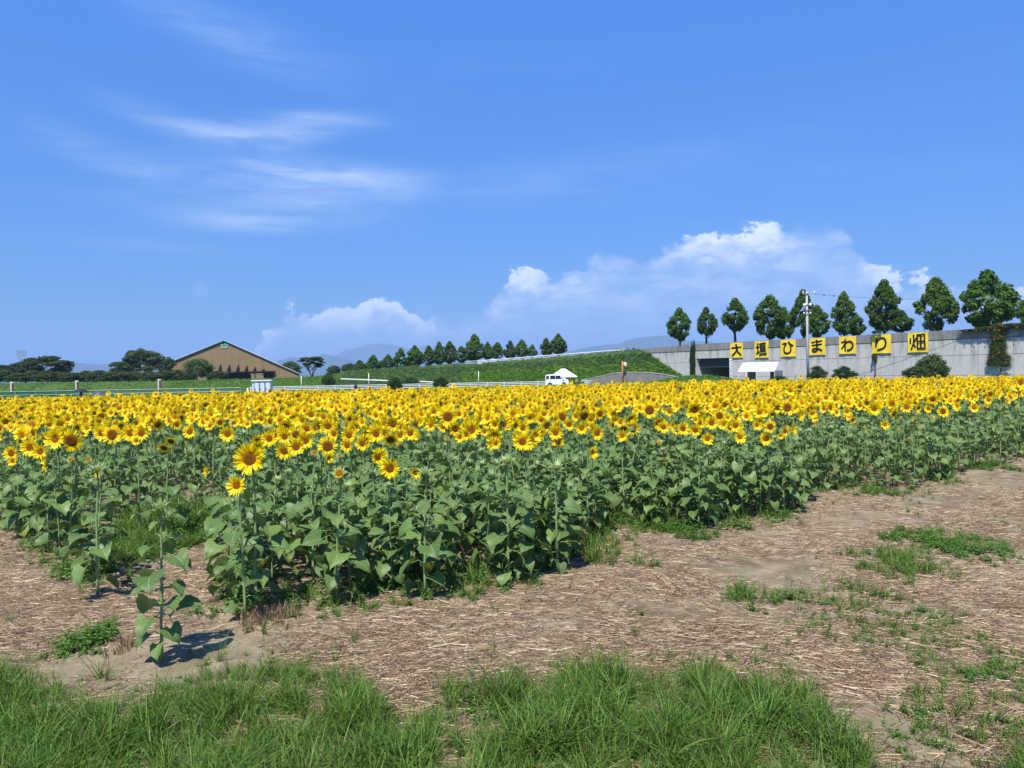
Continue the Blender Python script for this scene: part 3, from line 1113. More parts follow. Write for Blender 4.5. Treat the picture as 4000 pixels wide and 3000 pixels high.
tree('broad_tree', 'small lobed tree at the right side of the flat-topped one', 'tree', 250, 1400, 1455, 32, 162, 1.9, OPEN, TRKM[1], k=3)
tree('broad_tree', 'dense rounded dark tree left of the tan building', 'tree', 552, 1359, 1462, 78, 158, 1.9, BROAD[1], TRKM[1], k=4)
tree('broad_tree', 'lower tree on the left flank of the dense rounded one', 'tree', 462, 1412, 1466, 36, 157, 1.9, BROAD[2], TRKM[1], k=1)
tree('broad_tree', 'tree peeping out between the dense tree and the building corner', 'tree', 648, 1389, 1462, 38, 166, 1.9, BROAD[0], TRKM[1], k=6)
tree('round_tree', 'bright green round tree in front of the tan building', 'tree', 773, 1402, 1474, 60, 148, 1.95, ROUND, TRKM[1], k=1)
hx = [-40, 20, 75, 130, 185, 235, 290, 340, 385, 430, 480, 530, 585, 640, 690, 735, 850]
for k, px in enumerate(hx):
    r_ = random.Random(k)
    pos = 'left of the flat-topped tree' if px < 100 else 'under the flat-topped tree' if px < 280 else 'in the gap before the ridge' if px < 440 else 'under the dense rounded tree' if px < 660 else 'at the foot of the tan building'
    n_ = sum(1 for q in hx[:k] if ('left of the flat-topped tree' if q < 100 else 'under the flat-topped tree' if q < 280 else 'in the gap before the ridge' if q < 440 else 'under the dense rounded tree' if q < 660 else 'at the foot of the tan building') == pos)
    lab = ['leftmost', 'second', 'third', 'fourth'][n_] + ' scrubby hedge bush on the levee, ' + pos
    tree('hedge_bush', lab, 'bush', px, 1452 + r_.uniform(-9, 7), 1492, 44 * r_.uniform(.8, 1.2), 146 + r_.uniform(-2, 2), 1.8, BUSHG[k % 4], None, 'bushes of the hedge ' + pos, k=k)
# bushes near the wall and fence
tree('clipped_bush', 'dark clipped round bush at the foot of the utility pole', 'bush', 3192, 1432, 1500, 41, 84, 0, BUSHD[0], k=1)
tree('clipped_bush', 'dark clipped round bush, second right of the utility pole', 'bush', 3297, 1433, 1500, 46, 82, 0, BUSHD[1], k=2)
tree('bush', 'large loose bush below the last banner against the wall', 'bush', 3640, 1385, 1492, 62, 71, 0, BUSHG[1], k=3)
tree('bush', 'lower loose lobe of greenery left of the large bush at the wall', 'bush', 3575, 1432, 1492, 50, 70, 0, BUSHG[2], k=4)
tree('bush', 'dark bush in front of the white fence, left one of two', 'bush', 1545, 1476, 1525, 34, 104, 0, BUSHD[0], k=1)
tree('bush', 'dark bush in front of the white fence, right one of two', 'bush', 1722, 1474, 1522, 30, 104, 0, BUSHD[1], k=2)
tree('bush', 'green scrub behind the left fence bush', 'bush', 1605, 1474, 1512, 32, 114, 0, BUSHG[0], k=5)
tree('bush', 'scrubby bush on the bank left of the fence bushes', 'bush', 1285, 1460, 1508, 28, 116, .2, BUSHG[3], k=6)
tree('bush', 'leafy weeds in front of the right side of the marquee', 'bush', 3040, 1468, 1505, 40, 86, 0, BUSHG[0], k=7)
tree('bush', 'small dark shrub at the mouth of the underpass', 'bush', 2800, 1461, 1490, 12, 99, .4, BUSHD[0], k=8)
# climbers on the wall
M_FLOW = simple('orange_red_flowers', (.65, .07, .02), .7, .3, .2)


def climber(label, segs, name='climbing_vine', flowers=0, stem=None, mesh=None):
    root = thing(name, label, 'vine', wp(wall_t(segs[0][0]), 0, .3))
    for (px, yt, yb, hw) in segs:
        t = wall_t(px, (yt + yb) / 2)
        z1, z0 = wall_z(px, yt), wall_z(px, yb)
        D = wp(t).y
        c = link('foliage', mesh or COLM, root)
        c.location = wp(t, (z0 + z1) / 2, .3) - root.location
        c.rotation_euler = MW.to_euler()
        c.scale = (hw / F * D * 1.3, .35, (z1 - z0) / 2)
    if stem:
        t = wall_t(stem[0])
        MB().tube([Vector(wp(t, 0, .2)) - root.location, Vector(wp(t - .1, 1.2, .15)) - root.location, Vector(wp(t, wall_z(stem[0], stem[1]), .15)) - root.location], [.12, .09, .05], 7).obj('stem', M_BARK, root, True)
    if flowers:
        fb = MB()
        r3 = random.Random(5)
        for k in range(flowers):
            px, yt, yb, hw = segs[r3.randrange(len(segs))]
            x = px + r3.uniform(-hw, hw)
            y = r3.uniform(yt, yb)
            p = wp(wall_t(x, y), wall_z(x, y), .7) - root.location
            fb.add(ball_t(.07, .07, .06, 5, 3, p))
        fb.obj('flowers', M_FLOW, root)['kind'] = 'stuff'
    return root


climber('dark narrow column of ivy left of the underpass', [(2711, 1334, 1478, 12)])
climber('climbing vine with orange-red trumpet flowers near the right edge', [(3906, 1262, 1330, 24), (3905, 1320, 1390, 26), (3908, 1370, 1432, 36)], flowers=13, stem=(3915, 1420), mesh=BUSHG[0])
climber('creeper trailing along the top of the wall at the right', [(3800, 1285, 1294, 40), (3860, 1276, 1292, 45), (3960, 1262, 1284, 55), (4060, 1268, 1284, 50)], name='creeper', flowers=8, mesh=BUSHG[1])
climber('thin vine on a bare stem below the sixth banner', [(3421, 1380, 1410, 8)], stem=(3424, 1400), mesh=BUSHG[2])
climber('small tuft of creeper on top of the sixth banner', [(3430, 1290, 1304, 16)], name='creeper', mesh=BUSHG[3])

# ------------------------------------------------------------------ stone revetment at the toe of the bank
M_STONE = simple('revetment_stone', (.30, .28, .25), .95, .1, .35, 1.6, bd=.03)
M_MORT = simple('revetment_mortar', (.15, .14, .125), .95, .1)
PR = [(2270, 1489), (2330, 1474), (2400, 1458), (2440, 1455), (2540, 1456), (2600, 1464), (2660, 1476)]
rx = [p[0] for p in PR]


def rev_pt(px, k=0.0):
    D = 113 - (px - 2270) / 320 * 8
    y = np.interp(px, rx, [p[1] for p in PR])
    p = at(px, y, D)
    return p


rev = thing('stone_revetment', 'grey stone revetment with diamond set blocks at the toe of the grassy bank', 'wall', (14, 0, 0))
cs = [rev_pt(px) - Vector((14, 0, 0)) for px in np.linspace(2270, 2660, 40)]
v = [(p.x, p.y - .35, -.05) for p in cs] + [(p.x, p.y, p.z) for p in cs] + [(p.x, p.y + 1.2, p.z + .02) for p in cs]
n = len(cs)
MB().add((v, [(j * n + i, j * n + i + 1, (j + 1) * n + i + 1, (j + 1) * n + i) for j in (0, 1) for i in range(n - 1)], None)).obj('backing', M_MORT, rev)
cop = MB()
for a_, b_ in zip(cs[:-1], cs[1:]):
    cop.tube([Vector((a_.x, a_.y, a_.z)), Vector((b_.x, b_.y, b_.z))], .10, 5)
cop.obj('coping', M_STONE, rev)
st = MB()
L = (cs[-1] - cs[0])
for k in range(90):
    for r_ in range(12):
        f_ = (k + .5 * (r_ % 2)) / 62
        if f_ >= 1:
            continue
        q = f_ * (n - 1)
        p = cs[int(q)].lerp(cs[min(n - 1, int(q) + 1)], q - int(q))
        z = .12 + r_ * .155
        if z > p.z - .10:
            continue
        yy = p.y - .35 + .35 * z / max(p.z, .3)
        w_ = .135 * rng.uniform(.85, 1.0)
        d_ = rng.uniform(.03, .07)
        dx = Vector((1, -.30, 0)).normalized() * w_
        c0 = Vector((p.x, yy, z))
        o_ = Vector((-.2, -1, 0)) * d_
        P = [c0 - dx, c0 - Vector((0, 0, w_)), c0 + dx, c0 + Vector((0, 0, w_))]
        Q = [c0 + (q_ - c0) * .78 + o_ for q_ in P]
        st.add((P + Q, [(4, 5, 6, 7), (0, 1, 5, 4), (1, 2, 6, 5), (2, 3, 7, 6), (3, 0, 4, 7)], None))
st.obj('stone', M_STONE, rev)['kind'] = 'stuff'
kb = MB()
for x0, y0, x1, y1 in ((1330, 1479, 1515, 1486), (1640, 1489, 1692, 1492)):
    a_, b_ = at(x0, y0, 113), at(x1, y1, 113)
    d_ = (b_ - a_) / 6
    for i in range(6):
        m_ = a_ + d_ * (i + .5)
        kb.tube([m_ - d_ * .49 - Vector((0, 0, .08)), m_ + d_ * .49 - Vector((0, 0, .08))], .14, 4)
tag(kb.obj('concrete_kerb', M_CONC), 'low pale concrete kerb running through the grass behind the white fence', 'kerb')

# ------------------------------------------------------------------ tan hall


def mat_tile_wall():
    m, N = new_mat('tan_tile_wall')
    o = N.n('ShaderNodeTexCoord').outputs['Object']
    sp = N.n('ShaderNodeSeparateXYZ')
    N.put(sp.inputs[0], o)
    cb = N.n('ShaderNodeCombineXYZ')
    N.put(cb.inputs[0], sp.outputs[0])
    N.put(cb.inputs[1], sp.outputs[2])
    br = N.n('ShaderNodeTexBrick')
    N.put(br.inputs['Vector'], cb.outputs[0])
    br.inputs['Scale'].default_value = 1.6
    br.inputs['Color1'].default_value = (.275, .188, .088, 1)
    br.inputs['Color2'].default_value = (.225, .155, .072, 1)
    br.inputs['Mortar'].default_value = (.19, .13, .07, 1)
    br.inputs['Mortar Size'].default_value = .03
    a = N.noise(o, .22, 5, .6)
    s_ = N.noise(N.scalevec(o, (.9, 1, .12)), .9, 5, .65, .1)
    cc = N.mix(N.m('MULTIPLY', N.sstep(s_, .45, .7), .5), br.outputs[0], (.13, .10, .06))
    cc = N.mix(N.m('MULTIPLY', N.sstep(a, .4, .7), .35), cc, (.26, .19, .105))
    out_s(N, princ(N, cc, .85, .2))
    return m


M_TAN = mat_tile_wall()
M_ROOF = simple('grey_roof_metal', (.16, .17, .19), .5, .4, .1, .5)
M_TRIM = simple('pale_roof_edge', (.42, .43, .44), .5, .4)
M_BRN = simple('brown_panel_fin_shade', (.05, .030, .024), .7, .3)
M_GLASS = simple('dark_window', (.012, .015, .02), .12, .6)
BD = 200
hall = thing('gabled_hall', 'large low tan hall with a wide pointed gable beyond the levee', 'building', (at(877, 1470, BD).x, BD, 0))


def hp(px, py, d=0.0):
    p = at(px, py, BD)
    return Vector((p.x - hall.location.x, d, p.z))


A0, A1, A2, A3 = hp(636, 1470), hp(647, 1427), hp(877, 1334), hp(1168, 1462)
A0.z = -.2
BR = hp(1172, 1470)
BR.z = -.2
o0, o1 = hp(836, 1455), hp(1070, 1455)
p0, p1 = Vector((o0.x, 0, -.2)), Vector((o1.x, 0, -.2))
T_ = .5
front = [A0, A1, A2, A3, BR, p1, o1, o0, p0]
v = front + [q + Vector((0, T_, 0)) for q in front]
n = len(front)
# the gable is cut into simple faces round the recess
f = [(0, 1, 7, 8), (1, 2, 6, 7), (2, 3, 6), (3, 4, 5, 6)]
f += [(i, i + n, (i + 1) % n + n, (i + 1) % n) for i in range(n)]
MB().add((v, f, None)).obj('gable_wall', M_TAN, hall)
DEP = 26
RAD = Vector((hall.location.x / BD * 1.02, 1, 0)) * DEP
MB().add(([A0 + Vector((0, T_, 0)), A1 + Vector((0, T_, 0)), A1 + RAD, A0 + RAD], [(0, 1, 2, 3)], None)).obj('side_wall', M_TAN, hall)
for (a_, b_, e0, e1) in ((A1, A2, .3, 0), (A2, A3, 0, .25)):
    d_ = (b_ - a_).normalized()
    a2, b2 = a_ - d_ * e0, b_ + d_ * e1
    up_ = Vector((0, 0, .26))
    P = [a2 + Vector((0, -.35, .02)), b2 + Vector((0, -.35, .02)), b2 + RAD + Vector((0, 0, .02)), a2 + RAD + Vector((0, 0, .02))]
    rf = MB().add((P + [q + up_ for q in P], [(0, 3, 2, 1), (4, 5, 6, 7), (0, 1, 5, 4), (1, 2, 6, 5), (2, 3, 7, 6), (3, 0, 4, 7)], None)).obj('roof', M_ROOF, hall)
    P = [a2 + Vector((0, -.42, .20)), b2 + Vector((0, -.42, .20))]
    MB().tube([P[0] + Vector((0, 0, .1)), P[1] + Vector((0, 0, .1))], .09, 4).obj('edge_trim', M_TRIM, rf)
MB().box((o0.x + o1.x) / 2, 2.6, o0.z / 2 - .1, o1.x - o0.x, .2, o0.z).obj('entrance_wall', M_BRN, hall)
MB().box((o0.x + o1.x) / 2, .35, o0.z + .05, o1.x - o0.x + .8, 2.4, .22).obj('canopy', M_BRN, hall)
c0, c1 = hp(986, 1462), hp(1034, 1462)
pn = MB().box((c0.x + c1.x) / 2, -.9, c0.z / 2, c1.x - c0.x, .25, c0.z).obj('screen_wall', M_TAN, hall)
MB().box((c0.x + c1.x) / 2, -.9, c0.z + .06, c1.x - c0.x + .3, .4, .12).obj('cap', M_TRIM, pn)
c0, c1 = hp(1036, 1461), hp(1068, 1467)
MB().box((c0.x + c1.x) / 2, 2.4, (c0.z + c1.z) / 2, c1.x - c0.x, .1, c0.z - c1.z).obj('window', M_GLASS, hall)
c0, c1 = hp(678, 1456), hp(690, 1462)
MB().box((c0.x + c1.x) / 2, -.02, (c0.z + c1.z) / 2, c1.x - c0.x, .1, c0.z - c1.z).obj('window', M_GLASS, hall)
for zx, zt in ((835, 460), (965, 452), (1092, 455), (1220, 462), (1345, 472), (1465, 492), (1590, 520)):
    t_ = hp(600 + zx * .271, 1300 + zt * .271)
    x0, z1 = t_.x, t_.z
    z0 = o0.z + .15
    P = [(x0 - .12, -.02, z0), (x0 - .12, -.02, z1), (x0 - .12, -.22, z1), (x0 - .12, -2.2, z0)]
    MB().add((P + [(a + .3, b, c) for a, b, c in P], [(0, 3, 2, 1), (4, 5, 6, 7), (0, 1, 5, 4), (1, 2, 6, 5), (2, 3, 7, 6), (3, 0, 4, 7)], None)).obj('fin', M_BRN, hall)  # fins are coloured dark brown to carry the shade of their side faces
w0 = [hp(862, 1340, -.06), hp(892, 1340, -.06), hp(889, 1360, -.06), hp(867, 1360, -.06)]
w0 = [q - Vector((0, 0, .35)) if i < 2 else q for i, q in enumerate(w0)]
sg = MB().add((w0 + [q - Vector((0, .08, 0)) for q in w0], [(4, 7, 6, 5), (0, 1, 5, 4), (1, 2, 6, 5), (2, 3, 7, 6), (3, 0, 4, 7)], None)).obj('sign_panel', simple('pale_panel', (.34, .36, .35), .4), hall)
M_GRN = simple('green_emblem', (.0, .42, .24), .4)
e = [hp(867 + x * .271, 1337 + z * .271 + 1) for x, z in ((0, 45), (18, 28), (30, 30), (46, 4), (56, 12), (66, 14), (76, 46), (40, 44))]
c_ = hp(879, 1348)
MB().add(([q + Vector((0, -.18, 0)) for q in [c_] + e] + [q + Vector((0, -.26, 0)) for q in [c_] + e],
          [(9, 9 + i, 9 + i % 8 + 1) for i in range(1, 9)] + [(i, i % 8 + 1, 9 + i % 8 + 1, 9 + i) for i in range(1, 9)], None)).obj('emblem', M_GRN, sg)

# ------------------------------------------------------------------ masts behind
M_STEEL = simple('galvanised_steel', (.34, .35, .36), .5, .5, .1, 3, metal=.3)
tw = thing('antenna_tower', 'lattice antenna tower with a ring platform above the trees on the far left', 'tower', (at(83, 1400, 260).x, 260, 0))
tz = lambda y: at(83, y, 260).z
mb = MB()
for sx_ in (-.55, .55):
    for sy_ in (-.55, .55):
        mb.tube([(sx_ * 1.8, sy_ * 1.8, 0), (sx_, sy_, tz(1388)), (sx_ * .8, sy_ * .8, tz(1366))], .06, 4)
for k in range(8):
    z0 = tz(1388) * k / 8
    mb.tube([(-.9, -.8, z0), (.8, -.8, z0 + tz(1388) / 8)], .04, 4)
mb.obj('mast', M_STEEL, tw)
for zz, hw_ in ((tz(1369), 1.5), (tz(1389), 1.5)):
    mb = MB()
    for a in range(8):
        a0, a1 = a * pi / 4, (a + 1) * pi / 4
        mb.tube([(math.cos(a0) * hw_, math.sin(a0) * hw_, zz), (math.cos(a1) * hw_, math.sin(a1) * hw_, zz)], .045, 4)
    mb.obj('platform_ring', M_STEEL, tw)
for a in range(8):
    x, y = math.cos(a * pi / 4) * 1.6, math.sin(a * pi / 4) * 1.6
    MB().box(x, y, tz(1378), .10, .10, (tz(1368) - tz(1388)) * (.6 if a % 2 else 1)).obj('antenna', M_STEEL, tw)
am = thing('antenna_mast', 'thin mast with two small antennas above the hedge', 'mast', (at(331, 1460, 150).x, 150, 1.8))
mb = MB().tube([(0, 0, 0), (0, 0, at(331, 1440, 150).z - 1.8)], .05, 5)
zt = at(331, 1444, 150).z - 1.8
mb.tube([(-.35, 0, zt), (.35, 0, zt)], .04, 4).tube([(-.35, 0, zt - .1), (-.35, 0, zt + .35)], .05, 4).tube([(.35, 0, zt - .1), (.35, 0, zt + .3)], .05, 4)
mb.obj('pole', M_STEEL, am)

# ------------------------------------------------------------------ fences
M_PAINT = simple('white_fence_paint', (.78, .79, .78), .5, .4, .04)
FD = 112


def yh(px):
    return 1450 - (px - 2000) * math.tan(-ROLL)


def white_fence(px0, px1, label):
    x0, x1 = at(px0, 1500, FD).x, at(px1, 1500, FD).x
    root = thing('rail_fence', label, 'fence', (x0, FD, 0), 0, 'white three rail fence along the lane')
    n = max(2, round((x1 - x0) / 2.6))
    for z in (.68, .45, .21):
        MB().box((x1 - x0) / 2, -.07, z, x1 - x0, .05, .085).obj('rail', M_PAINT, root)
    pm = MB().box(0, 0, .37, .10, .08, .76).mesh('post', [M_PAINT])
    for i in range(n + 1):
        link('post', pm, root, ((x1 - x0) * i / n, 0, 0))


white_fence(978, 2168, 'long white three rail fence from the door cabinet to the parked van')
white_fence(2286, 2456, 'short white three rail fence in front of the stone revetment')
GD = 70
M_NETG = simple('green_net_solid', (.02, .13, .06), .8, .2)


def net_mat():
    m, N = new_mat('green_wire_net')
    p = princ(N, (.06, .17, .08), .6, .3)
    t = N.n('ShaderNodeBsdfTransparent')
    mx = N.n('ShaderNodeMixShader')
    mx.inputs[0].default_value = .42
    N.put(mx.inputs[1], t.outputs[0])
    N.put(mx.inputs[2], p)
    out_s(N, mx.outputs[0])
    return m


M_NET = net_mat()
gf = thing('net_fence', 'low green net fence with pale rails along the left side of the field', 'fence', (at(-200, 1530, GD).x, GD, 0))
gx = lambda px: at(px, 1530, GD).x - gf.location.x
zt = 1.31
for z in (zt, .98):
    MB().tube([(0, 0, z), (gx(940), 0, z - .03)], .022, 5).obj('rail', M_STEEL, gf)
MB().box(gx(300) / 2, .03, .64, gx(300), .01, 1.28).obj('net', M_NETG, gf)
MB().box((gx(300) + gx(940)) / 2, .03, .63, gx(940) - gx(300), .01, 1.26).obj('net', M_NET, gf)
pm = MB().tube([(0, 0, 0), (0, 0, 1.33)], .03, 6).mesh('post', [M_STEEL])
for px in range(-180, 960, 80):
    link('post', pm, gf, (gx(px), 0, 0))
M_SIGNR = simple('dark_red_sign', (.16, .05, .05), .6, .3, .5, 9)
for k, px in enumerate((46, 300, 622)):
    D = GD + .3
    p = at(px - 3, 1500, D)
    r_ = thing('sign_post', ['pale post with a narrow dark sign, leftmost on the green net fence', 'pale post with a narrow dark sign above the left dark umbrella', 'pale post with a narrow dark sign, nearest the tan hall'][k], 'signpost', (p.x, D, 0), 0, 'sign posts standing along the net fence')
    h = at(px, [1491, 1486, 1480][k], D).z
    MB().tube([(0, 0, 0), (0, 0, h)], .055, 6).obj('post', M_PAINT, r_)
    MB().box(.16, -.03, h - .45, .20, .02, .80).obj('sign', M_SIGNR, r_)
    MB().box(.16, -.045, h - .08, .20, .01, .08).obj('sign', M_PAINT, r_)
for k, (px, yt, yb, lean) in enumerate(((1177, 1470, 1530, 0), (1441, 1459, 1520, 0), (1868, 1450, 1505, .10))):
    D = 109.5
    p = at(px, 1500, D)
    h = at(px, yt, D).z
    tag(MB().tube([(0, 0, 0), (lean, 0, h)], .05, 6).obj('thin_pole', M_PAINT, None, True, (p.x, D, 0)), ['thin pale pole in front of the white fence below the spreading tree', 'thin pale pole at the white fence left of the dark bushes',
        'slightly leaning thin pale pole in front of the bright green bank'][k], 'pole')
tag(MB().box(0, 0, .62, .16, .16, 1.25).obj('white_post', M_PAINT, None, False, (at(968, 1520, GD).x, GD, 0)), 'short white post at the right end of the green net fence', 'post')

# portable cabinets
CB = simple('cabinet_panel', (.62, .65, .66), .45, .5, .04)
TEAL = simple('teal_frame', (.03, .17, .17), .5, .4)
cd_ = 80
c0, c1 = at(983, 1487, cd_), at(1055, 1487, cd_)
cb = thing('toilet_cabin', 'white and teal portable cabin with three doors at the end of the white fence', 'cabin', (c0.x, cd_, 0), R(10))
W_, H_ = c1.x - c0.x, c0.z + .02
MB().box(W_ / 2, .8, H_ / 2, W_ - .06, 1.5, H_ - .08).obj('body', CB, cb)
MB().box(W_ / 2, .8, H_ - .03, W_ + .1, 1.75, .12).obj('roof', M_PAINT, cb)
for k in range(3):
    x = W_ * (.24 + .29 * k)
    MB().box(x, .03, H_ / 2 - .05, W_ * .27, .04, H_ - .25).obj('door_frame', TEAL, cb)
    d_ = MB().box(x + .03, .0, H_ / 2 - .06, W_ * .215, .05, H_ - .40).obj('door', CB, cb)
    MB().box(x - W_ * .07, -.05, H_ * .5, .05, .05, .16).obj('handle', TEAL, d_)

# ------------------------------------------------------------------ road railing on the slope
RP = [(1880, 1409), (2100, 1391.5), (2280, 1378), (2424, 1367)]


def crest_at(px):
    for s in np.linspace(4, len(CREST) - 1, 500):
        c = bank_h(s)
        if proj((c.x, c.y + .5, c.z))[0] >= px:
            return c
    return bank_h(len(CREST) - 1)


gr = thing('guard_rail', 'white metal railing climbing along the road on top of the embankment', 'railing', (0, 130, 0))
pts_ = []
for px in np.linspace(1880, 2424, 27):
    c = crest_at(px)
    y = np.interp(px, [p[0] for p in RP], [p[1] for p in RP])
    pts_.append(at(px, y, c.y + .5) - gr.location)
for dz, r_ in ((0, .07), (-.24, .035), (-.42, .05)):
    MB().tube([p + Vector((0, 0, dz)) for p in pts_], r_, 6).obj('rail', M_PAINT, gr)
pm = MB().tube([(0, 0, -.95), (0, 0, 0)], .05, 5).mesh('post', [M_PAINT])
for p in pts_:
    link('post', pm, gr, p + Vector((0, .08, 0)))
kbm = MB()
for a_, b_ in zip(pts_[:-1], pts_[1:]):
    d_ = b_ - a_
    m_ = (a_ + b_) / 2
    kbm.add(([a_ + Vector((0, .05, -.62)), b_ + Vector((0, .05, -.62)), b_ + Vector((0, .05, -1.15)), a_ + Vector((0, .05, -1.15)),
              a_ + Vector((0, .4, -.62)), b_ + Vector((0, .4, -.62)), b_ + Vector((0, .4, -1.15)), a_ + Vector((0, .4, -1.15))], [(0, 3, 2, 1), (0, 1, 5, 4)], None))
kbm.obj('kerb_wall', M_CONC, gr)
tag(MB().box(0, 0, .25, .35, .4, 1.3).obj('end_block', M_CONC, None, False, pts_[-1] + gr.location + Vector((.35, 0, -.55))), 'pale concrete block at the upper end of the white railing', 'block')
fr = thing('pipe_fence', 'grey pipe fence at the lower end of the railing on the slope', 'fence', (0, 131, 0))
q0, q1 = at(1818, 1412, 131) - fr.location, at(1868, 1409, 131) - fr.location
for dz in (0, -.4, -.8):
    MB().tube([q0 + Vector((0, 0, dz)), q1 + Vector((0, 0, dz))], .035, 5).obj('rail', M_STEEL, fr)
for k in range(4):
    q = q0.lerp(q1, k / 3)
    MB().tube([q, q + Vector((0, 0, -1.1))], .04, 5).obj('post', M_STEEL, fr)
tag(MB().box(0, 0, 0, .8, .6, 1.1).obj('concrete_box', M_CONC, None, False, at(1874, 1418, 131)), 'pale concrete box between the pipe fence and the railing', 'box')
up_r = thing('pipe_railing', 'thin grey railing at the top of the bank where people stand', 'railing', tuple(bank_h(10.2)))
a_, b_ = bank_h(10.2), bank_h(11)
for dz in (.95, .5):
    MB().tube([Vector((0, .4, dz)), (b_ - a_) + Vector((0, .4, dz + .1))], .03, 5).obj('rail', M_STEEL, up_r)
for k in range(6):
    q = (b_ - a_) * (k / 5) + Vector((0, .4, 0))
    MB().tube([q, q + Vector((0, 0, .97))], .03, 5).obj('post', M_STEEL, up_r)

# ------------------------------------------------------------------ utility pole and wire
UD = 84.5
u0, u1 = at(3157, 1500, UD), at(3147, 1140, UD)
upo = thing('utility_pole', 'tall pale grey utility pole in front of the banner wall', 'utility pole', (u0.x, UD, 0))
PH = u1.z
MB().tube([(0, 0, -.1), (-.03, 0, PH * .5), (-.05, 0, PH)], [.145, .13, .10], 12).obj('shaft', simple('pole_concrete', (.42, .43, .44), .8, .2, .1, 2), upo, True)
zc = at(3150, 1147, UD).z
MB().box(.18, -.14, zc, 1.5, .09, .09).obj('cross_arm', M_STEEL, upo)
for x in (-.5, -.1, .75):
    MB().tube([(x, -.14, zc), (x, -.14, zc + .10), (x, -.14, zc + .28)], [.03, .08, .05], 7).obj('insulator', M_PAINT, upo)
z1, z2, z3 = at(3150, 1190, UD).z, at(3150, 1211, UD).z, at(3150, 1223, UD).z
MB().box(-.10, -.16, z2, 1.05, .07, .07).obj('bracket', M_STEEL, upo)
MB().box(-.1, -.16, z1, .95, .06, .06).obj('bracket', M_STEEL, upo)
MB().tube([(-.55, -.16, z2), (-.6, -.16, z1 - .1)], .03, 5).obj('brace', M_STEEL, upo)
for x in (-.45, -.28, .33, .2):
    MB().add(ball_t(.10, .10, .16, 8, 6, (x, -.2, z1 - .02))).obj('fuse_cutout', M_PAINT, upo)
MB().tube([(-.42, -.25, z1 - .2), (-.42, -.25, z2 + .1)], .10, 8).obj('switch_box', M_STEEL, upo)
for x in (-.45, .28):
    MB().add(ball_t(.09, .09, .12, 7, 5, (x, -.17, z3))).obj('insulator', M_PAINT, upo)
MB().box(-.08, -.17, z3 - .08, .85, .06, .06).obj('bracket', M_STEEL, upo)
MB().tube([(.05, -.14, z3), (.16, -.16, z3 * .55), (.20, -.15, .3)], .02, 4).obj('earth_wire', M_STEEL, upo)
a_, b_ = at(3182, 1149, UD), at(4300, 1140, 66)
wp_ = []
for k in range(25):
    t = k / 24
    p = a_.lerp(b_, t)
    p.z -= .62 * 4 * t * (1 - t)
    wp_.append(p - a_)
wr = thing('overhead_wire', 'thin dark overhead wire sagging right from the utility pole past the trees', 'wire', a_)
MB().tube(wp_, .016, 4).obj('cable', M_JOINT, wr)
MB().add(ball_t(.09, .09, .09, 6, 4, wp_[1])).obj('damper', M_JOINT, wr)
MB().add(ball_t(.09, .09, .09, 6, 4, wp_[2])).obj('damper', M_JOINT, wr)

# ------------------------------------------------------------------ tents
M_TENT = simple('white_tent_cloth', (.80, .81, .82), .7, .2, .03)
M_SIDE = simple('grey_side_sheet', (.30, .31, .33), .7, .2, .2, 2)


def scallop(mb, a_, b_, zt, n, drop=.16):
    a_, b_ = Vector(a_), Vector(b_)
    for i in range(n):
        p, q = a_.lerp(b_, i / n), a_.lerp(b_, (i + 1) / n)
        m_ = (p + q) / 2
        mb.add(([p + Vector((0, 0, zt)), q + Vector((0, 0, zt)), q + Vector((0, 0, zt - drop * .55)), m_ + Vector((0, 0, zt - drop)), p + Vector((0, 0, zt - drop * .55))], [(0, 4, 3, 2, 1)], None))
    return mb


A = at(2883, 1450, 88.2)
mq = thing('gable_marquee', 'white gable roofed event marquee in front of the concrete wall', 'tent', (A.x, A.y, 0), R(-36))
Lx, Ly, Ze, Zr = 4.3, 3.3, 1.86, 2.82
v = [(0, 0, Ze), (Lx, 0, Ze), (Lx, Ly, Ze), (0, Ly, Ze), (.05, Ly / 2, Zr), (Lx - .05, Ly / 2, Zr)]
# gently sagging roof faces
MB().add((v, [(0, 1, 5, 4), (2, 3, 4, 5)], None)).obj('roof', M_TENT, mq)
MB().add((v, [(1, 2, 5), (3, 0, 4)], None)).obj('gable_end', M_TENT, mq)
mb = MB()
P = [(0, 0, 0), (Lx, 0, 0), (Lx, Ly, 0), (0, Ly, 0)]
for i in range(4):
    scallop(mb, P[i], P[(i + 1) % 4], Ze, 16 if i % 2 == 0 else 12)
mb.obj('valance', M_TENT, mq)
for x, y in ((.06, .06), (Lx / 2, .06), (Lx - .06, .06), (.06, Ly - .06), (Lx - .06, Ly - .06)):
    MB().tube([(x, y, 0), (x, y, Ze)], .03, 6).obj('pole', M_PAINT, mq)
for k in range(2):
    x0, x1 = (.1, 1.1) if k == 0 else (Lx - 1.5, Lx - .1)
    vv = [(x0 + (x1 - x0) * i / 10, Ly - .1 + .04 * math.sin(i * 1.7), z) for z in (.0, Ze) for i in range(11)]
    MB().add((vv, [(i, i + 1, i + 12, i + 11) for i in range(10)], None)).obj('side_sheet', M_SIDE, mq)
MB().add(([(Lx, .1, .2), (Lx, Ly - .1, .2), (Lx, Ly - .1, Ze), (Lx, .1, Ze)], [(0, 1, 2, 3)], None)).obj('side_sheet', M_SIDE, mq)
MB().tube([(.9, -.25, .0), (1.02, .0, Ze)], [.09, .03], 6).obj('tied_sheet', M_TENT, mq)

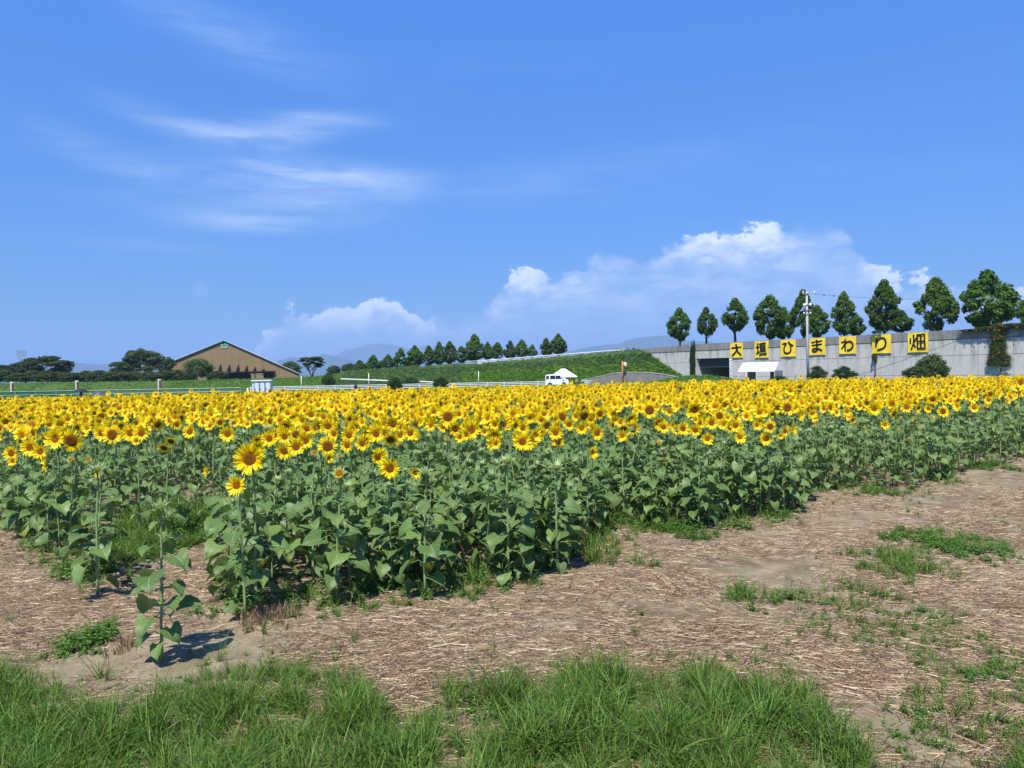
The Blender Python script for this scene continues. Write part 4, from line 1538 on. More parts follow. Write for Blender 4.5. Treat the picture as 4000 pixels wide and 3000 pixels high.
A = at(2163, 1472, 106.5)
tn = thing('pop_up_canopy', 'white pyramid roofed canopy tent behind the parked van', 'tent', (A.x, A.y, 0), R(7))
Lx, Ze, Zr = 3.45, 1.42, 2.58
v = [(0, 0, Ze), (Lx, 0, Ze), (Lx, Lx, Ze), (0, Lx, Ze), (Lx * .44, Lx * .44, Zr), (Lx * .56, Lx * .44, Zr), (Lx * .56, Lx * .56, Zr), (Lx * .44, Lx * .56, Zr)]
MB().add((v, [(0, 1, 5, 4), (1, 2, 6, 5), (2, 3, 7, 6), (3, 0, 4, 7), (4, 5, 6, 7)], None)).obj('roof', M_TENT, tn)
mb = MB()
P = [(0, 0, 0), (Lx, 0, 0), (Lx, Lx, 0), (0, Lx, 0)]
for i in range(4):
    scallop(mb, P[i], P[(i + 1) % 4], Ze, 16, .13)
mb.obj('valance', M_TENT, tn)
for x, y in ((.05, .05), (Lx - .05, .05), (.05, Lx - .05), (Lx - .05, Lx - .05)):
    MB().tube([(x, y, 0), (x, y, Ze)], .03, 6).obj('leg', M_STEEL, tn)

# ------------------------------------------------------------------ van
M_VAN = simple('white_van_paint', (.80, .81, .82), .25, .5, .02)
M_TYRE = simple('tyre_rubber', (.015, .015, .015), .8, .3)
M_BLACK = simple('black_plastic', (.02, .02, .022), .5, .4)
M_RIM = simple('steel_rim', (.35, .35, .36), .4, .5, .1, 3, metal=.6)
A = at(2131, 1505, 107)
van = thing('kei_van', 'small white boxy van parked beside the canopy tent', 'van', (A.x, A.y, 0), R(-2))
ST = [(0, .32, .95, 1.55, .66, .58), (.06, .27, 1.0, 1.70, .72, .62), (.6, .25, 1.02, 1.76, .735, .64), (1.6, .25, 1.02, 1.77, .735, .65), (2.22, .25, 1.02, 1.73, .735, .64),
      (2.45, .25, 1.02, 1.50, .735, .62), (2.88, .26, 1.02, 1.10, .735, .62), (3.2, .27, .92, .99, .72, .60), (3.33, .32, .80, .88, .68, .56), (3.38, .38, .62, .70, .62, .52)]
v, f = [], []
for (x, zb_, zm, zt_, hb, ht_) in ST:
    zt2 = zt_ - .05
    v += [(x, -hb * .96, zb_), (x, -hb, zb_ + .12), (x, -hb, zm), (x, -ht_, zt2), (x, -ht_ * .85, zt_), (x, ht_ * .85, zt_), (x, ht_, zt2), (x, hb, zm), (x, hb, zb_ + .12), (x, hb * .96, zb_)]
for i in range(len(ST) - 1):
    for k in range(10):
        k2 = (k + 1) % 10
        f.append((i * 10 + k, (i + 1) * 10 + k, (i + 1) * 10 + k2, i * 10 + k2))
f += [tuple(range(10)), tuple(range(len(ST) * 10 - 1, len(ST) * 10 - 11, -1))]
MB().add((v, f, None)).obj('body', M_VAN, van)


def side_win(x0, x1, x0t, x1t, z0, z1, nm='window'):
    for s_ in (-1, 1):
        y0 = s_ * (.735 - (.735 - .645) * (z0 - 1.02) / .70 + .006)
        y1 = s_ * (.735 - (.735 - .645) * (z1 - 1.02) / .70 + .006)
        q = [(x0, y0, z0), (x1, y0, z0), (x1t, y1, z1), (x0t, y1, z1)]
        MB().add((q, [(0, 1, 2, 3) if s_ < 0 else (3, 2, 1, 0)], None)).obj(nm, M_GLASS, van)


side_win(.08, .50, .12, .50, 1.09, 1.60)
side_win(.66, 1.42, .66, 1.42, 1.08, 1.62)
side_win(1.47, 2.30, 1.47, 2.08, 1.08, 1.60)
side_win(2.38, 2.72, 2.24, 2.27, 1.08, 1.44, 'quarter_window')
MB().add(([(2.86, -.58, 1.135), (2.86, .58, 1.135), (2.27, .54, 1.69), (2.27, -.54, 1.69)], [(0, 1, 2, 3)], None)).obj('windscreen', M_GLASS, van).location = (.03, 0, .012)
for x in (.62, 2.62):
    for s_ in (-1, 1):
        MB().tube([(x, s_ * .56, .28), (x, s_ * .74, .28)], .345, 20).obj('wheel_arch', M_BLACK, van)
        wl = MB().tube([(x, s_ * .60, .27), (x, s_ * .70, .27), (x, s_ * .752, .27)], [.27, .275, .25], 20).obj('wheel', M_TYRE, van)
        MB().tube([(x, s_ * .74, .27), (x, s_ * .765, .27)], .165, 14).obj('rim', M_RIM, wl)
for x in (1.445, .585, 2.35):
    MB().box(x, -.7375, .70, .015, .008, .62).obj('door_seam', M_BLACK, van)
MB().box(1.62, -.745, .90, .14, .03, .035).obj('door_handle', M_VAN, van)
MB().box(.75, -.745, .90, .14, .03, .035).obj('door_handle', M_VAN, van)
MB().box(2.52, -.84, 1.14, .14, .16, .20).obj('mirror', M_VAN, van)
for s_ in (-1, 1):
    MB().add(ball_t(.10, .13, .11, 8, 6, (3.27, s_ * .55, .78))).obj('headlight', simple('lamp_glass', (.6, .62, .64), .1, .5) if s_ < 0 else bpy.data.materials['lamp_glass'], van)
    MB().box(.01, s_ * .60, .95, .06, .10, .34).obj('tail_light', simple('red_lamp', (.4, .01, .01), .2) if s_ < 0 else bpy.data.materials['red_lamp'], van)
MB().box(3.34, 0, .36, .12, 1.3, .18).obj('bumper', M_VAN, van)
MB().box(-.01, 0, .36, .10, 1.3, .16).obj('bumper', M_VAN, van)

# things beside the tent
M_ORG = simple('orange_paint', (.62, .17, .035), .5, .4, .06)
A = at(2432, 1490, 108)
mr = thing('traffic_mirror', 'orange post carrying a round convex traffic mirror in front of the revetment', 'traffic mirror', (A.x, A.y, 0))
zt = at(2432, 1411, 108).z
MB().tube([(0, 0, 0), (0, 0, zt)], .09, 8).obj('post', M_ORG, mr, True)
mh = MB().tube([(.33, .08, zt - .45), (.42, -.06, zt - .42)], .36, 18).obj('hood', M_ORG, mr)
MB().tube([(.42, -.06, zt - .42), (.435, -.085, zt - .415)], [.31, .26], 18).obj('mirror_face', simple('mirror_face', (.62, .60, .56), .15, .5, 0), mh)
MB().tube([(0, 0, zt - .2), (.33, .1, zt - .4)], .035, 5).obj('arm', M_ORG, mr)
A = at(2276, 1500, 106)
bn = thing('crate_with_cloth', 'black crate with a bright turquoise cloth on top beside the canopy', 'crate', (A.x, A.y, 0))
MB().box(0, 0, .55, .42, .4, .22).obj('crate', M_BLACK, bn)
MB().box(0, 0, .82, .40, .3, .30).obj('cloth', simple('turquoise_cloth', (.12, .62, .55), .7), bn)
for x in (-.17, .17):
    for y in (-.15, .15):
        MB().box(x, y, .22, .04, .04, .44).obj('leg', M_PAINT, bn)
A = at(2266, 1500, 106)


def wheel_ring(mb, c, r_, t=.018):
    pts2 = [(c[0] + r_ * math.cos(k * pi / 10), c[1], c[2] + r_ * math.sin(k * pi / 10)) for k in range(21)]
    mb.tube(pts2, t, 5, cap=False)
    return mb


bk = thing('bicycle', 'thin framed bicycle standing between the canopy and the turquoise cloth', 'bicycle', (A.x - .5, A.y - .6, 0))
for x in (0, 1.0):
    wheel_ring(MB(), (x, 0, .31), .30).obj('wheel', M_TYRE, bk)
M_RED = simple('red_frame', (.35, .03, .03), .4)
MB().tube([(0, 0, .31), (.35, 0, .62), (.85, 0, .65), (1.0, 0, .31)], .02, 5).tube([(.35, 0, .62), (.42, 0, .28), (.85, 0, .65)], .02, 5).tube([(.42, 0, .28), (0, 0, .31)], .015, 5).tube([(.35, 0, .62), (.3, 0, .80)], .015, 5).tube([(.85, 0, .65), (.82, 0, .85)], .015, 5).obj('frame', M_RED, bk)
MB().box(.3, 0, .82, .22, .1, .05).obj('saddle', M_BLACK, bk)
MB().tube([(.82, -.22, .86), (.82, .22, .86)], .015, 5).obj('handlebar', M_STEEL, bk)
A = at(2461, 1490, 109)
pb = thing('notice_board', 'small dark notice board on a pale post at the end of the short fence', 'sign', (A.x - .7, A.y, 0))
MB().box(.0, 0, .95, .75, .05, .12).obj('bar', M_BLACK, pb)
MB().box(.75, -.02, 1.0, .18, .05, .48).obj('sign', simple('blue_grey_sign', (.32, .38, .45), .5), pb)
MB().tube([(.0, 0, 0), (.0, 0, .95)], .035, 5).obj('post', M_STEEL, pb)
MB().tube([(.75, .03, 0), (.75, .03, .95)], .035, 5).obj('post', M_STEEL, pb)
for k, px in enumerate((2335, 2411)):
    A = at(px, 1500, 106.5)
    tag(MB().tube([(0, 0, 0), (0, 0, .55)], [.06, .05], 7).obj('bollard', M_ORG, None, True, (A.x, A.y, 0)), ['orange and white bollard in front of the short fence, left one', 'orange and white bollard in front of the short fence, near the mirror post'][k], 'bollard', 'orange bollards at the short white fence')
A = at(2938, 1485, 84)
ba = thing('barrier', 'low orange and white barrier under the marquee', 'barrier', (A.x, A.y, 0))
MB().box(.55, 0, .80, 1.15, .04, .10).obj('bar', simple('pale_orange_bar', (.72, .42, .34), .6), ba)
for x in (.03, 1.08):
    MB().tube([(x, 0, 0), (x, 0, .8)], .03, 5).obj('leg', M_ORG, ba)
A = at(3120, 1485, 80)
hf = thing('wire_fence', 'thin dark wire fence along the foot of the wall', 'fence', (A.x, A.y, 0), 0)
p_end = at(3560, 1485, 68) - A
for k in range(9):
    q = p_end * (k / 8)
    MB().tube([(q.x, q.y, 0), (q.x, q.y, 1.12 + .04 * (k % 3))], .028, 5).obj('post', M_JOINT, hf)
for z in (.95,):
    MB().tube([(0, 0, z), (p_end.x, p_end.y, z)], .014, 4).obj('wire', M_JOINT, hf)
A = at(3006, 1490, 84)
bh = MB().tube([(0, 0, 0), (.0, 0, 1.05), (.06, 0, 1.35)], .035, 5).obj('bent_post', M_JOINT, None, False, (at(3108, 1480, 84).x, 84, 0))
tag(bh, 'dark bent post right of the marquee', 'post')

# ------------------------------------------------------------------ people


def skin_body(name, joints, edges, radii, mat_, sub=2):
    me = bpy.data.meshes.new(name + '_raw')
    me.from_pydata(joints, edges, [])
    o = bpy.data.objects.new(name, me)
    C.objects.link(o)
    o.modifiers.new('s', 'SKIN')
    for i, r_ in enumerate(radii):
        me.skin_vertices[0].data[i].radius = (r_, r_)
    me.skin_vertices[0].data[0].use_root = True
    m2 = o.modifiers.new('u', 'SUBSURF')
    m2.levels = m2.render_levels = sub
    dg = bpy.context.evaluated_depsgraph_get()
    ev = o.evaluated_get(dg)
    nm = bpy.data.meshes.new_from_object(ev)
    bpy.data.objects.remove(o)
    nm.name = name
    for m in mat_:
        nm.materials.append(m)
    for p in nm.polygons:
        p.use_smooth = True
    return nm


M_SKIN = simple('skin', (.46, .27, .18), .6, .3, .05)
M_HAIR = simple('black_hair', (.012, .010, .009), .5, .4)


def person(label, loc, rz, shirt, trousers, pose='stand', h=1.65, hat=None):
    k = h / 1.7
    root = thing('person', label, 'person', loc, rz)
    hip = .92
    arms = {'stand': [((.19, 0, 1.40), (.25, .02, 1.12), (.24, -.06, .86))], 'hold': [((.19, 0, 1.40), (.24, -.02, 1.14), (.08, -.22, 1.28))],
            'camera': [((.19, 0, 1.40), (.30, -.10, 1.20), (.07, -.20, 1.56))], 'sit': [((.19, 0, 1.40), (.24, -.05, 1.12), (.14, -.28, 1.0))]}[pose][0]
    J = [(0, 0, .95), (0, .01, 1.12), (0, .0, 1.34), (0, 0, 1.46), (0, -.01, 1.56)]
    E = [(0, 1), (1, 2), (2, 3), (3, 4)]
    Rd = [.135, .125, .145, .06, .055]
    for s_ in (-1, 1):
        n = len(J)
        if pose == 'sit':
            J += [(s_ * .10, 0, .90), (s_ * .12, -.40, .92), (s_ * .12, -.42, .50), (s_ * .12, -.52, .46)]
        else:
            J += [(s_ * .10, 0, .86), (s_ * .11, -.02, .48), (s_ * .11, .02, .08), (s_ * .12, -.12, .04)]
        Rd += [.095, .062, .045, .04]
        E += [(0, n), (n, n + 1), (n + 1, n + 2), (n + 2, n + 3)]
        n = len(J)
        J += [(s_ * arms[0][0], 0, arms[0][2]), (s_ * arms[1][0], arms[1][1], arms[1][2]), (s_ * arms[2][0], arms[2][1], arms[2][2])]
        Rd += [.062, .045, .034]
        E += [(2, n), (n, n + 1), (n + 1, n + 2)]
        # a palm and five fingers
        w0_ = Vector(J[-1])
        d_ = (w0_ - Vector(J[-2])).normalized()
        sd_ = d_.cross(Vector((0, 1, 0)))
        sd_ = sd_.normalized() if sd_.length > .1 else Vector((1, 0, 0))
        n2 = len(J)
        J.append(tuple(w0_ + d_ * .07))
        Rd.append(.034)
        E.append((n2 - 1, n2))
        for q, (o2, ln) in enumerate(((-.033, .060), (-.011, .075), (.011, .072), (.033, .058))):
            m_ = len(J)
            a2 = w0_ + d_ * .10 + sd_ * o2
            J += [tuple(a2), tuple(a2 + d_ * ln * .9 + Vector((0, -.015, 0)))]
            Rd += [.010, .008]
            E += [(n2, m_), (m_, m_ + 1)]
        m_ = len(J)
        J += [tuple(w0_ + d_ * .045 + sd_ * .048), tuple(w0_ + d_ * .085 + sd_ * .065)]
        Rd += [.012, .009]
        E += [(n2, m_), (m_, m_ + 1)]
    J = [(x * k, y * k, z * k) for x, y, z in J]
    Rd = [r_ * k for r_ in Rd]
    me = skin_body('body', J, E, Rd, [shirt, trousers, M_SKIN], 1)
    zs = .47 * h if pose != 'sit' else .0
    for p in me.polygons:
        c = p.center
        if c.z > 1.47 * k:
            p.material_index = 2 if abs(c.x) < .12 * k or pose != 'stand' else 0
        elif abs(c.x) > .205 * k and c.z < 1.22 * k and c.z > .5 * k:
            p.material_index = 2
        elif c.z < .93 * k:
            p.material_index = 1
    link('body', me, root)
    hz_ = 1.60 * k
    hd = MB().add(ball_t(.078 * k, .095 * k, .115 * k, 14, 10, (0, -.01, hz_ + .02)))
    hd.add(ball_t(.014 * k, .022 * k, .022 * k, 6, 4, (0, -.105 * k, hz_ + .01)))
    for s_ in (-1, 1):
        hd.add(ball_t(.012 * k, .02 * k, .03 * k, 6, 4, (s_ * .078 * k, 0, hz_ + .01)))
    h_ = hd.obj('head', M_SKIN, root, True)
    fc = MB()
    for s_ in (-1, 1):
        fc.add(ball_t(.011, .006, .008, 6, 4, (s_ * .03 * k, -.098 * k, hz_ + .035)))
    fc.add(ball_t(.022, .006, .006, 6, 4, (0, -.097 * k, hz_ - .04)))
    fc.obj('face_features', M_HAIR, h_)
    MB().add(ball_t(.088 * k, .100 * k, .105 * k, 14, 8, (0, .016, hz_ + .055))).obj('hair', M_HAIR if hat is None else hat, root, True)
    return root


def umbrella(label, loc, r_, col, tilt=(0, 0), grp=None):
    root = thing('umbrella', label, 'umbrella', loc, 0, grp)
    root.rotation_euler = (tilt[0], tilt[1], .2)
    v, f = [], []
    n = 8
    for j in range(5):
        q = j / 4
        for i in range(n * 2):
            a = i * pi / n
            rr = r_ * q * (1 if i % 2 == 0 else .955 - .03 * q)
            v.append((rr * math.cos(a), rr * math.sin(a), .34 * r_ * 1.5 * (1 - q ** 1.8) + (0 if i % 2 == 0 else .02 * q)))
    for j in range(4):
        for i in range(n * 2):
            i2 = (i + 1) % (n * 2)
            f.append((j * n * 2 + i, (j + 1) * n * 2 + i, (j + 1) * n * 2 + i2, j * n * 2 + i2))
    zt_ = .34 * r_ * 1.5
    MB().add((v, f, None)).obj('canopy', col, root)
    MB().tube([(0, 0, -.62), (0, 0, zt_ + .06)], .008, 6).obj('shaft', M_STEEL, root)
    MB().tube([(0, 0, -.70), (0, 0, -.60)], .016, 6).obj('handle', M_BLACK, root)
    rb = MB()
    for i in range(n):
        a = 2 * i * pi / n
        rb.tube([(0, 0, zt_ - .02), (r_ * .5 * math.cos(a), r_ * .5 * math.sin(a), zt_ * .70), (r_ * .98 * math.cos(a), r_ * .98 * math.sin(a), .0)], .004, 3)
    rb.obj('rib', M_STEEL, root)['kind'] = 'stuff'
    return root


M_NAVY = simple('navy_cloth', (.02, .025, .05), .8, .2)
M_BLUE = simple('blue_shirt', (.015, .06, .30), .8, .2)
M_GREY = simple('grey_cloth', (.12, .12, .13), .8, .2)
M_VEST = simple('yellow_green_vest', (.45, .60, .03), .7, .2)
M_RED2 = simple('dark_red_shirt', (.14, .02, .02), .8, .2)
M_UMB = simple('black_umbrella_cloth', (.022, .023, .028), .6, .3)
M_UMG = simple('dark_grey_umbrella_cloth', (.060, .065, .080), .55, .4)


def stand(px, py_head, D, zg=0.0):
    p = at(px, py_head, D)
    return Vector((p.x, D, zg)), p.z - zg


p, hh = stand(1390, 1508, 40.5)
person('person in a white shirt with black hair standing among the sunflowers', p, R(160), M_WHITE, M_NAVY, 'stand', min(1.72, hh + .05))
p, hh = stand(317, 1537, 41)
person('dark haired person in the sunflowers under the flat black umbrella', p, R(200), M_RED2, M_NAVY, 'hold', 1.60)
umbrella('flat black umbrella held over a person among the sunflowers', Vector((p.x + .12, 40.8, at(330, 1531, 41).z)), .40, M_UMB, (R(-4), R(3)))
p, hh = stand(402, 1540, 41)
person('person hidden behind the dark grey umbrella in the sunflowers', p, R(0), M_GREY, M_NAVY, 'hold', 1.50)
umbrella('dark grey umbrella tilted back, right of the flat black one in the field', Vector((at(402, 1548, 41).x, 40.6, at(402, 1543, 41).z)), .42, M_UMG, (R(30), 0))
c = bank_h(10.55)
zg = c.z - .15
q = at(2476, 1376, c.y + 1.0)
person('person in a blue shirt raising a camera on top of the embankment', (q.x, c.y + 1.0, at(2476, 1354, c.y + 1).z - 1.68), R(-10), M_BLUE, M_NAVY, 'camera', 1.68)
q = at(2453, 1376, c.y + 1.2)
person('person in dark clothes under an umbrella on the embankment left of the blue shirt', (q.x + .05, c.y + 1.2, at(2453, 1364, c.y + 1.2).z - 1.60), R(30), M_GREY, M_NAVY, 'hold', 1.6)
umbrella('black umbrella next to the blue shirted person on the embankment', at(2452, 1361, c.y + 1.1), .30, M_UMB)
c2 = crest_at(2407)
q = at(2407, 1376, c2.y + 2.2)
person('person mostly hidden by the railing under the left umbrella on the road', (q.x, c2.y + 2.2, at(2407, 1366, c2.y + 2.2).z - 1.62), R(0), M_GREY, M_NAVY, 'hold', 1.6)
umbrella('black umbrella above the upper end of the white railing', at(2407, 1364, c2.y + 2.1), .33, M_UMB)
q = at(2229, 1480, 105.5)
person('dark clothed person crouching in front of the canopy beside the van', (q.x, 105.5, -.42), R(60), M_NAVY, M_NAVY, 'sit', 1.55)
q = at(2252, 1480, 107.2)
person('person in a yellow-green vest standing under the canopy edge', (q.x, 107.2, -.15), R(20), M_VEST, M_GREY, 'stand', 1.5)

# ------------------------------------------------------------------ sunflower pieces


def leaf_t(seed, ns=9, nt=7):
    """heart shaped leaf of length 1 along +x, face up +z"""
    r = random.Random(seed)
    v, u = [], []
    bend0, bend1 = r.uniform(-.25, .1), r.uniform(.45, 1.25)
    fold, tw = r.uniform(.15, .38), r.uniform(-.3, .3)
    px_, pz_ = 0.0, 0.0
    ph = r.uniform(0, 6)
    side = r.uniform(-.12, .12)
    for i in range(ns):
        s = i / (ns - 1)
        ang = bend0 + (bend1 - bend0) * s ** 1.4
        if i:
            px_ += math.cos(ang) / (ns - 1)
            pz_ -= math.sin(ang) / (ns - 1)
        w_ = (.10 + .45 * math.sin(pi * min(1, (s + .16) ** .72)) ** .9 * (1 - .25 * s)) * (1 - s ** 5) + .004
        if ns > 6:
            w_ *= 1 + .05 * (1 if i % 2 else -1) * (s < .92)
        for j in range(nt):
            t = j / (nt - 1) * 2 - 1
            y = t * w_
            back = -.17 * abs(t) ** 1.5 * (1 - s) ** 2.5
            z = abs(t) * w_ * fold + math.sin(s * 9 + ph + t * 2) * .035 * abs(t) + tw * t * w_ * s
            nxv, nzv = math.sin(ang), math.cos(ang)
            v.append((px_ + back + z * nxv, y + side * s * s, pz_ + z * nzv))
            u.append((s, t))
    f = [(i * nt + j, (i + 1) * nt + j, (i + 1) * nt + j + 1, i * nt + j + 1) for i in range(ns - 1) for j in range(nt - 1)]
    return v, f, u


def petal_t(seed, n=5):
    r = random.Random(seed)
    v, u = [], []
    curl = r.uniform(-.25, .45)
    tw = r.uniform(-.4, .4)
    wv = r.uniform(.11, .15)
    for i in range(n):
        s = i / (n - 1)
        w_ = wv * math.sin(pi * (.12 + .86 * s) ** .9) ** .8 + .002
        if i == n - 1:
            w_ = .008
        x = s
        z = curl * s * s * .5
        for t in (-1, 0, 1):
            v.append((x, t * w_, z + abs(t) * w_ * .45 + tw * t * w_ * s))
            u.append((s, t))
    f = [(i * 3 + j, (i + 1) * 3 + j, (i + 1) * 3 + j + 1, i * 3 + j + 1) for i in range(n - 1) for j in (0, 1)]
    return v, f, u


def disc_t(rings=7, seg=22, dome=.22, dip=.10):
    v, u, f = [(0, 0, dome - dip)], [(0, 0)], []
    for k in range(1, rings + 1):
        q = k / rings
        z = dome * (1 - q ** 2.6) - dip * math.exp(-(q / .3) ** 2)
        for i in range(seg):
            a = 2 * pi * i / seg
            v.append((q * math.cos(a), q * math.sin(a), z if k < rings else -.06))
            u.append((q, 0))
    for i in range(seg):
        f.append((0, 1 + i, 1 + (i + 1) % seg))
    for k in range(rings - 1):
        for i in range(seg):
            a, b = 1 + k * seg + i, 1 + k * seg + (i + 1) % seg
            f.append((a, a + seg, b + seg, b))
    return v, f, u


def T(x, y, z):
    return Matrix.Translation((x, y, z))


def RX(a):
    return Matrix.Rotation(a, 4, 'X')


def RY(a):
    return Matrix.Rotation(a, 4, 'Y')


def RZ(a):
    return Matrix.Rotation(a, 4, 'Z')


def SC(x, y=None, z=None):
    return Matrix.Diagonal((x, x if y is None else y, x if z is None else z, 1))


LEAFS = [leaf_t(i) for i in range(8)]
LEAFS_LO = [leaf_t(i, 5, 3) for i in range(8)]
PETS = [petal_t(i) for i in range(6)]
PETS_LO = [petal_t(i, 3) for i in range(6)]
DISC_HI, DISC_LO = disc_t(9, 32), disc_t(4, 12)
LEAF_ME = [MB().add(l).mesh('leaf', [M_LEAF], True) for l in LEAFS]
LEAF_ME += [MB().add(l).mesh('leaf', [M_YLEAF], True) for l in LEAFS]
PET_ME = [MB().add(p).mesh('petal', [M_PETAL], True) for p in PETS]

# head kinds: disc radius, petal count, petal length, cup angle, disc material
HK = {'open': (.38, 40, .62, .30, 0), 'young': (.32, 32, .68, .42, 1), 'ripe': (.46, 36, .54, .0, 2), 'opening': (.36, 22, .34, 1.05, 1), 'bud': (.40, 0, .0, 1.2, 3)}


def petal_set(kind, r, lo=False, lush=1.0):
    """matrices of the ray petals, for a head of radius 1"""
    rd, n, ln, cup, _ = HK[kind]
    out_ = []
    n = int(n * lush)
    for lay in (0, 1):
        m_ = n // 2 if not lo else int(n * .42)
        for i in range(m_):
            a = 2 * pi * (i + .5 * lay) / m_ + r.uniform(-.09, .09)
            t = cup + (.12 if lay else -.10) + r.uniform(-.22, .22)
            l_ = ln * r.uniform(.82, 1.12)
            w_ = r.uniform(.8, 1.15) * (1.5 if lo else 1.0)
            out_.append(RZ(a) @ T(rd * .93, 0, -.03 - .02 * lay) @ RY(-t) @ RX(r.uniform(-.35, .35)) @ SC(l_, l_ * w_, l_))
    return out_


def calyx_t(kind, r, lo=False):
    rd = HK[kind][0]
    mb = MB()
    n, seg = 5, 8 if lo else 14
    prof = [(.10, -.42), (.45, -.36), (.85, -.22), (1.0, -.05)]
    v = [(rd * q * math.cos(2 * pi * i / seg), rd * q * math.sin(2 * pi * i / seg), z * (rd / .4)) for q, z in prof for i in range(seg)]
    f = [(k * seg + i, k * seg + (i + 1) % seg, (k + 1) * seg + (i + 1) % seg, (k + 1) * seg + i) for k in range(3) for i in range(seg)]
    mb.add((v, f, None))
    nb = {'bud': 26, 'opening': 20}.get(kind, 14)
    if lo:
        nb = nb // 2
    for i in range(nb):
        a = 2 * pi * i / nb * (3 if kind in ('bud', 'opening') else 1) + r.uniform(-.15, .15)
        if kind == 'bud':
            l_, t = r.uniform(.55, .95), r.uniform(.1, 1.25)
        elif kind == 'opening':
            l_, t = r.uniform(.40, .65), r.uniform(.0, .9)
        else:
            l_, t = r.uniform(.22, .36), r.uniform(-.4, .3)
        w_ = .75
        mb.add((([(0, -.16 * w_, 0), (.35, -.18 * w_, .03), (1, 0, .10), (.35, .18 * w_, .03), (0, .16 * w_, 0)]), [(0, 1, 3, 4), (1, 2, 3)], None),
               RZ(a) @ T(rd * (.95 if kind != 'bud' else .85), 0, -.06) @ RY(-t) @ SC(l_))
    return mb


def plant(seed, h, kind, hr, nl=15, pitch=0.0, yaw=0.0, lean=(0, 0), big=1.0, bare=.10):
    """layout of one sunflower: stem path, leaf matrices, petiole paths, head matrix; hr is the head radius with petals"""
    r = random.Random(seed)
    n = 9
    wob = [(r.uniform(-.012, .012), r.uniform(-.012, .012)) for _ in range(n)]
    fx, fy = math.sin(yaw), -math.cos(yaw)
    hook = {'bud': .02, 'opening': .03, 'young': .05, 'open': .06, 'ripe': .10}[kind]
    pth = []
    for i in range(n):
        s = i / (n - 1)
        pth.append(Vector((lean[0] * s * s + wob[i][0] * s, lean[1] * s * s + wob[i][1] * s, s * (h - hook * .6))))
    tip = pth[-1]
    pth += [tip + Vector((fx * hook * .5, fy * hook * .5, hook * .55)), tip + Vector((fx * hook * 1.2, fy * hook * 1.2, hook * .6))]
    rad = [.014 * (h / 1.4) * (1 - .42 * i / n) * (1.15 if big > 1 else 1) for i in range(n)] + [.010, .011]
    base = r.uniform(0, 6.28)
    leaves, pet = [], []
    for i in range(nl):
        s = bare + (.93 - bare) * (i + r.uniform(-.3, .3)) / (nl - 1)
        s = max(.05, min(.95, s))
        q = s * (n - 1)
        p = pth[int(q)].lerp(pth[min(n - 1, int(q) + 1)], q - int(q))
        a = base + i * 2.4 + r.uniform(-.35, .35)
        sz = big * (.098 + .098 * math.sin(pi * min(1, s * .92 + .12)) ** 1.2) * r.uniform(.82, 1.18)
        if s > .85:
            sz *= .70
        pl = sz * r.uniform(.50, .85) * (1 if s < .85 else .5)
        up_a = r.uniform(.35, .8)
        d = Vector((math.cos(a), math.sin(a), 0))
        m1 = p + d * pl * .5 + Vector((0, 0, pl * .45 * up_a * 1.5))
        m2 = p + d * pl + Vector((0, 0, pl * .5 * up_a))
        pet.append([p, m1, m2])
        til = r.uniform(-.15, .60) + (.3 if s < .25 else 0)
        # blades lean a little towards the light in front
        leaves.append((r.randrange(8) + (8 if s < .30 and r.random() < .09 else 0), T(*m2) @ RZ(a + r.uniform(-.5, .5)) @ RY(til) @ RX(r.uniform(-.5, .5)) @ SC(sz, sz * r.uniform(.85, 1.08), sz)))
    f_ = Vector((fx * math.cos(pitch), fy * math.cos(pitch), math.sin(pitch)))
    if kind == 'bud':
        f_ = (f_ * .35 + Vector((0, 0, 1))).normalized()
    elif kind == 'opening':
        f_ = (f_ * .8 + Vector((0, 0, .5))).normalized()
    Mh = f_.to_track_quat('Z', 'Y').to_matrix().to_4x4()
    hd = T(*(pth[-1] + f_ * hr * .22)) @ Mh @ RZ(r.uniform(0, 6.28)) @ SC(hr)
    return dict(path=pth, rad=rad, leaves=leaves, pet=pet, head=hd, kind=kind, seed=seed)


HEAD_CACHE = {}


def head_meshes(kind, var, lush=1.0):
    key = (kind, var, lush)
    if key not in HEAD_CACHE:
        r = random.Random(hash(kind) % 1000 if False else sum(map(ord, kind)) + var * 17)
        rd, _, _, _, dm = HK[kind]
        cal = calyx_t(kind, r).mesh('flower_head', [M_CALYX])
        dz = .7 if kind != 'bud' else .9
        disc = MB().add(DISC_HI, SC(rd, rd, rd * dz)).mesh('seed_disc', [M_DISC[dm]], True)
        ps = petal_set(kind, r, lush=lush)
        pm = None
        if ps:
            mb = MB()
            for i, M in enumerate(ps):
                mb.add(PETS[i % 6], M)
            pm = mb.mesh('petals', [M_PETAL], True)
        HEAD_CACHE[key] = (cal, disc, pm, ps)
    return HEAD_CACHE[key]


def build_plant(P, label, group, single_petals=False, lush=1.0, loc=(0, 0, 0)):
    root = thing('sunflower', label, 'sunflower', loc, 0, group)
    mb = MB().tube(P['path'], P['rad'], 7)
    for p in P['pet']:
        mb.tube(p, [.0055, .0042, .0032], 4, cap=False)
    mb.obj('stem', M_STEM, root, True)
    for k, M in P['leaves']:
        o = link('leaf', LEAF_ME[k], root)
        o.matrix_local = M
    cal, disc, pm, ps = head_meshes(P['kind'], P['seed'] % 3, lush)
    h = link('flower_head', cal, root)
    h.matrix_local = P['head']
    link('seed_disc', disc, h)
    if ps:
        if single_petals:
            for i, M in enumerate(ps):
                o = link('petal', PET_ME[i % 6], h)
                o.matrix_local = M
        else:
            tag(link('petals', pm, h), kind='stuff')
    return root


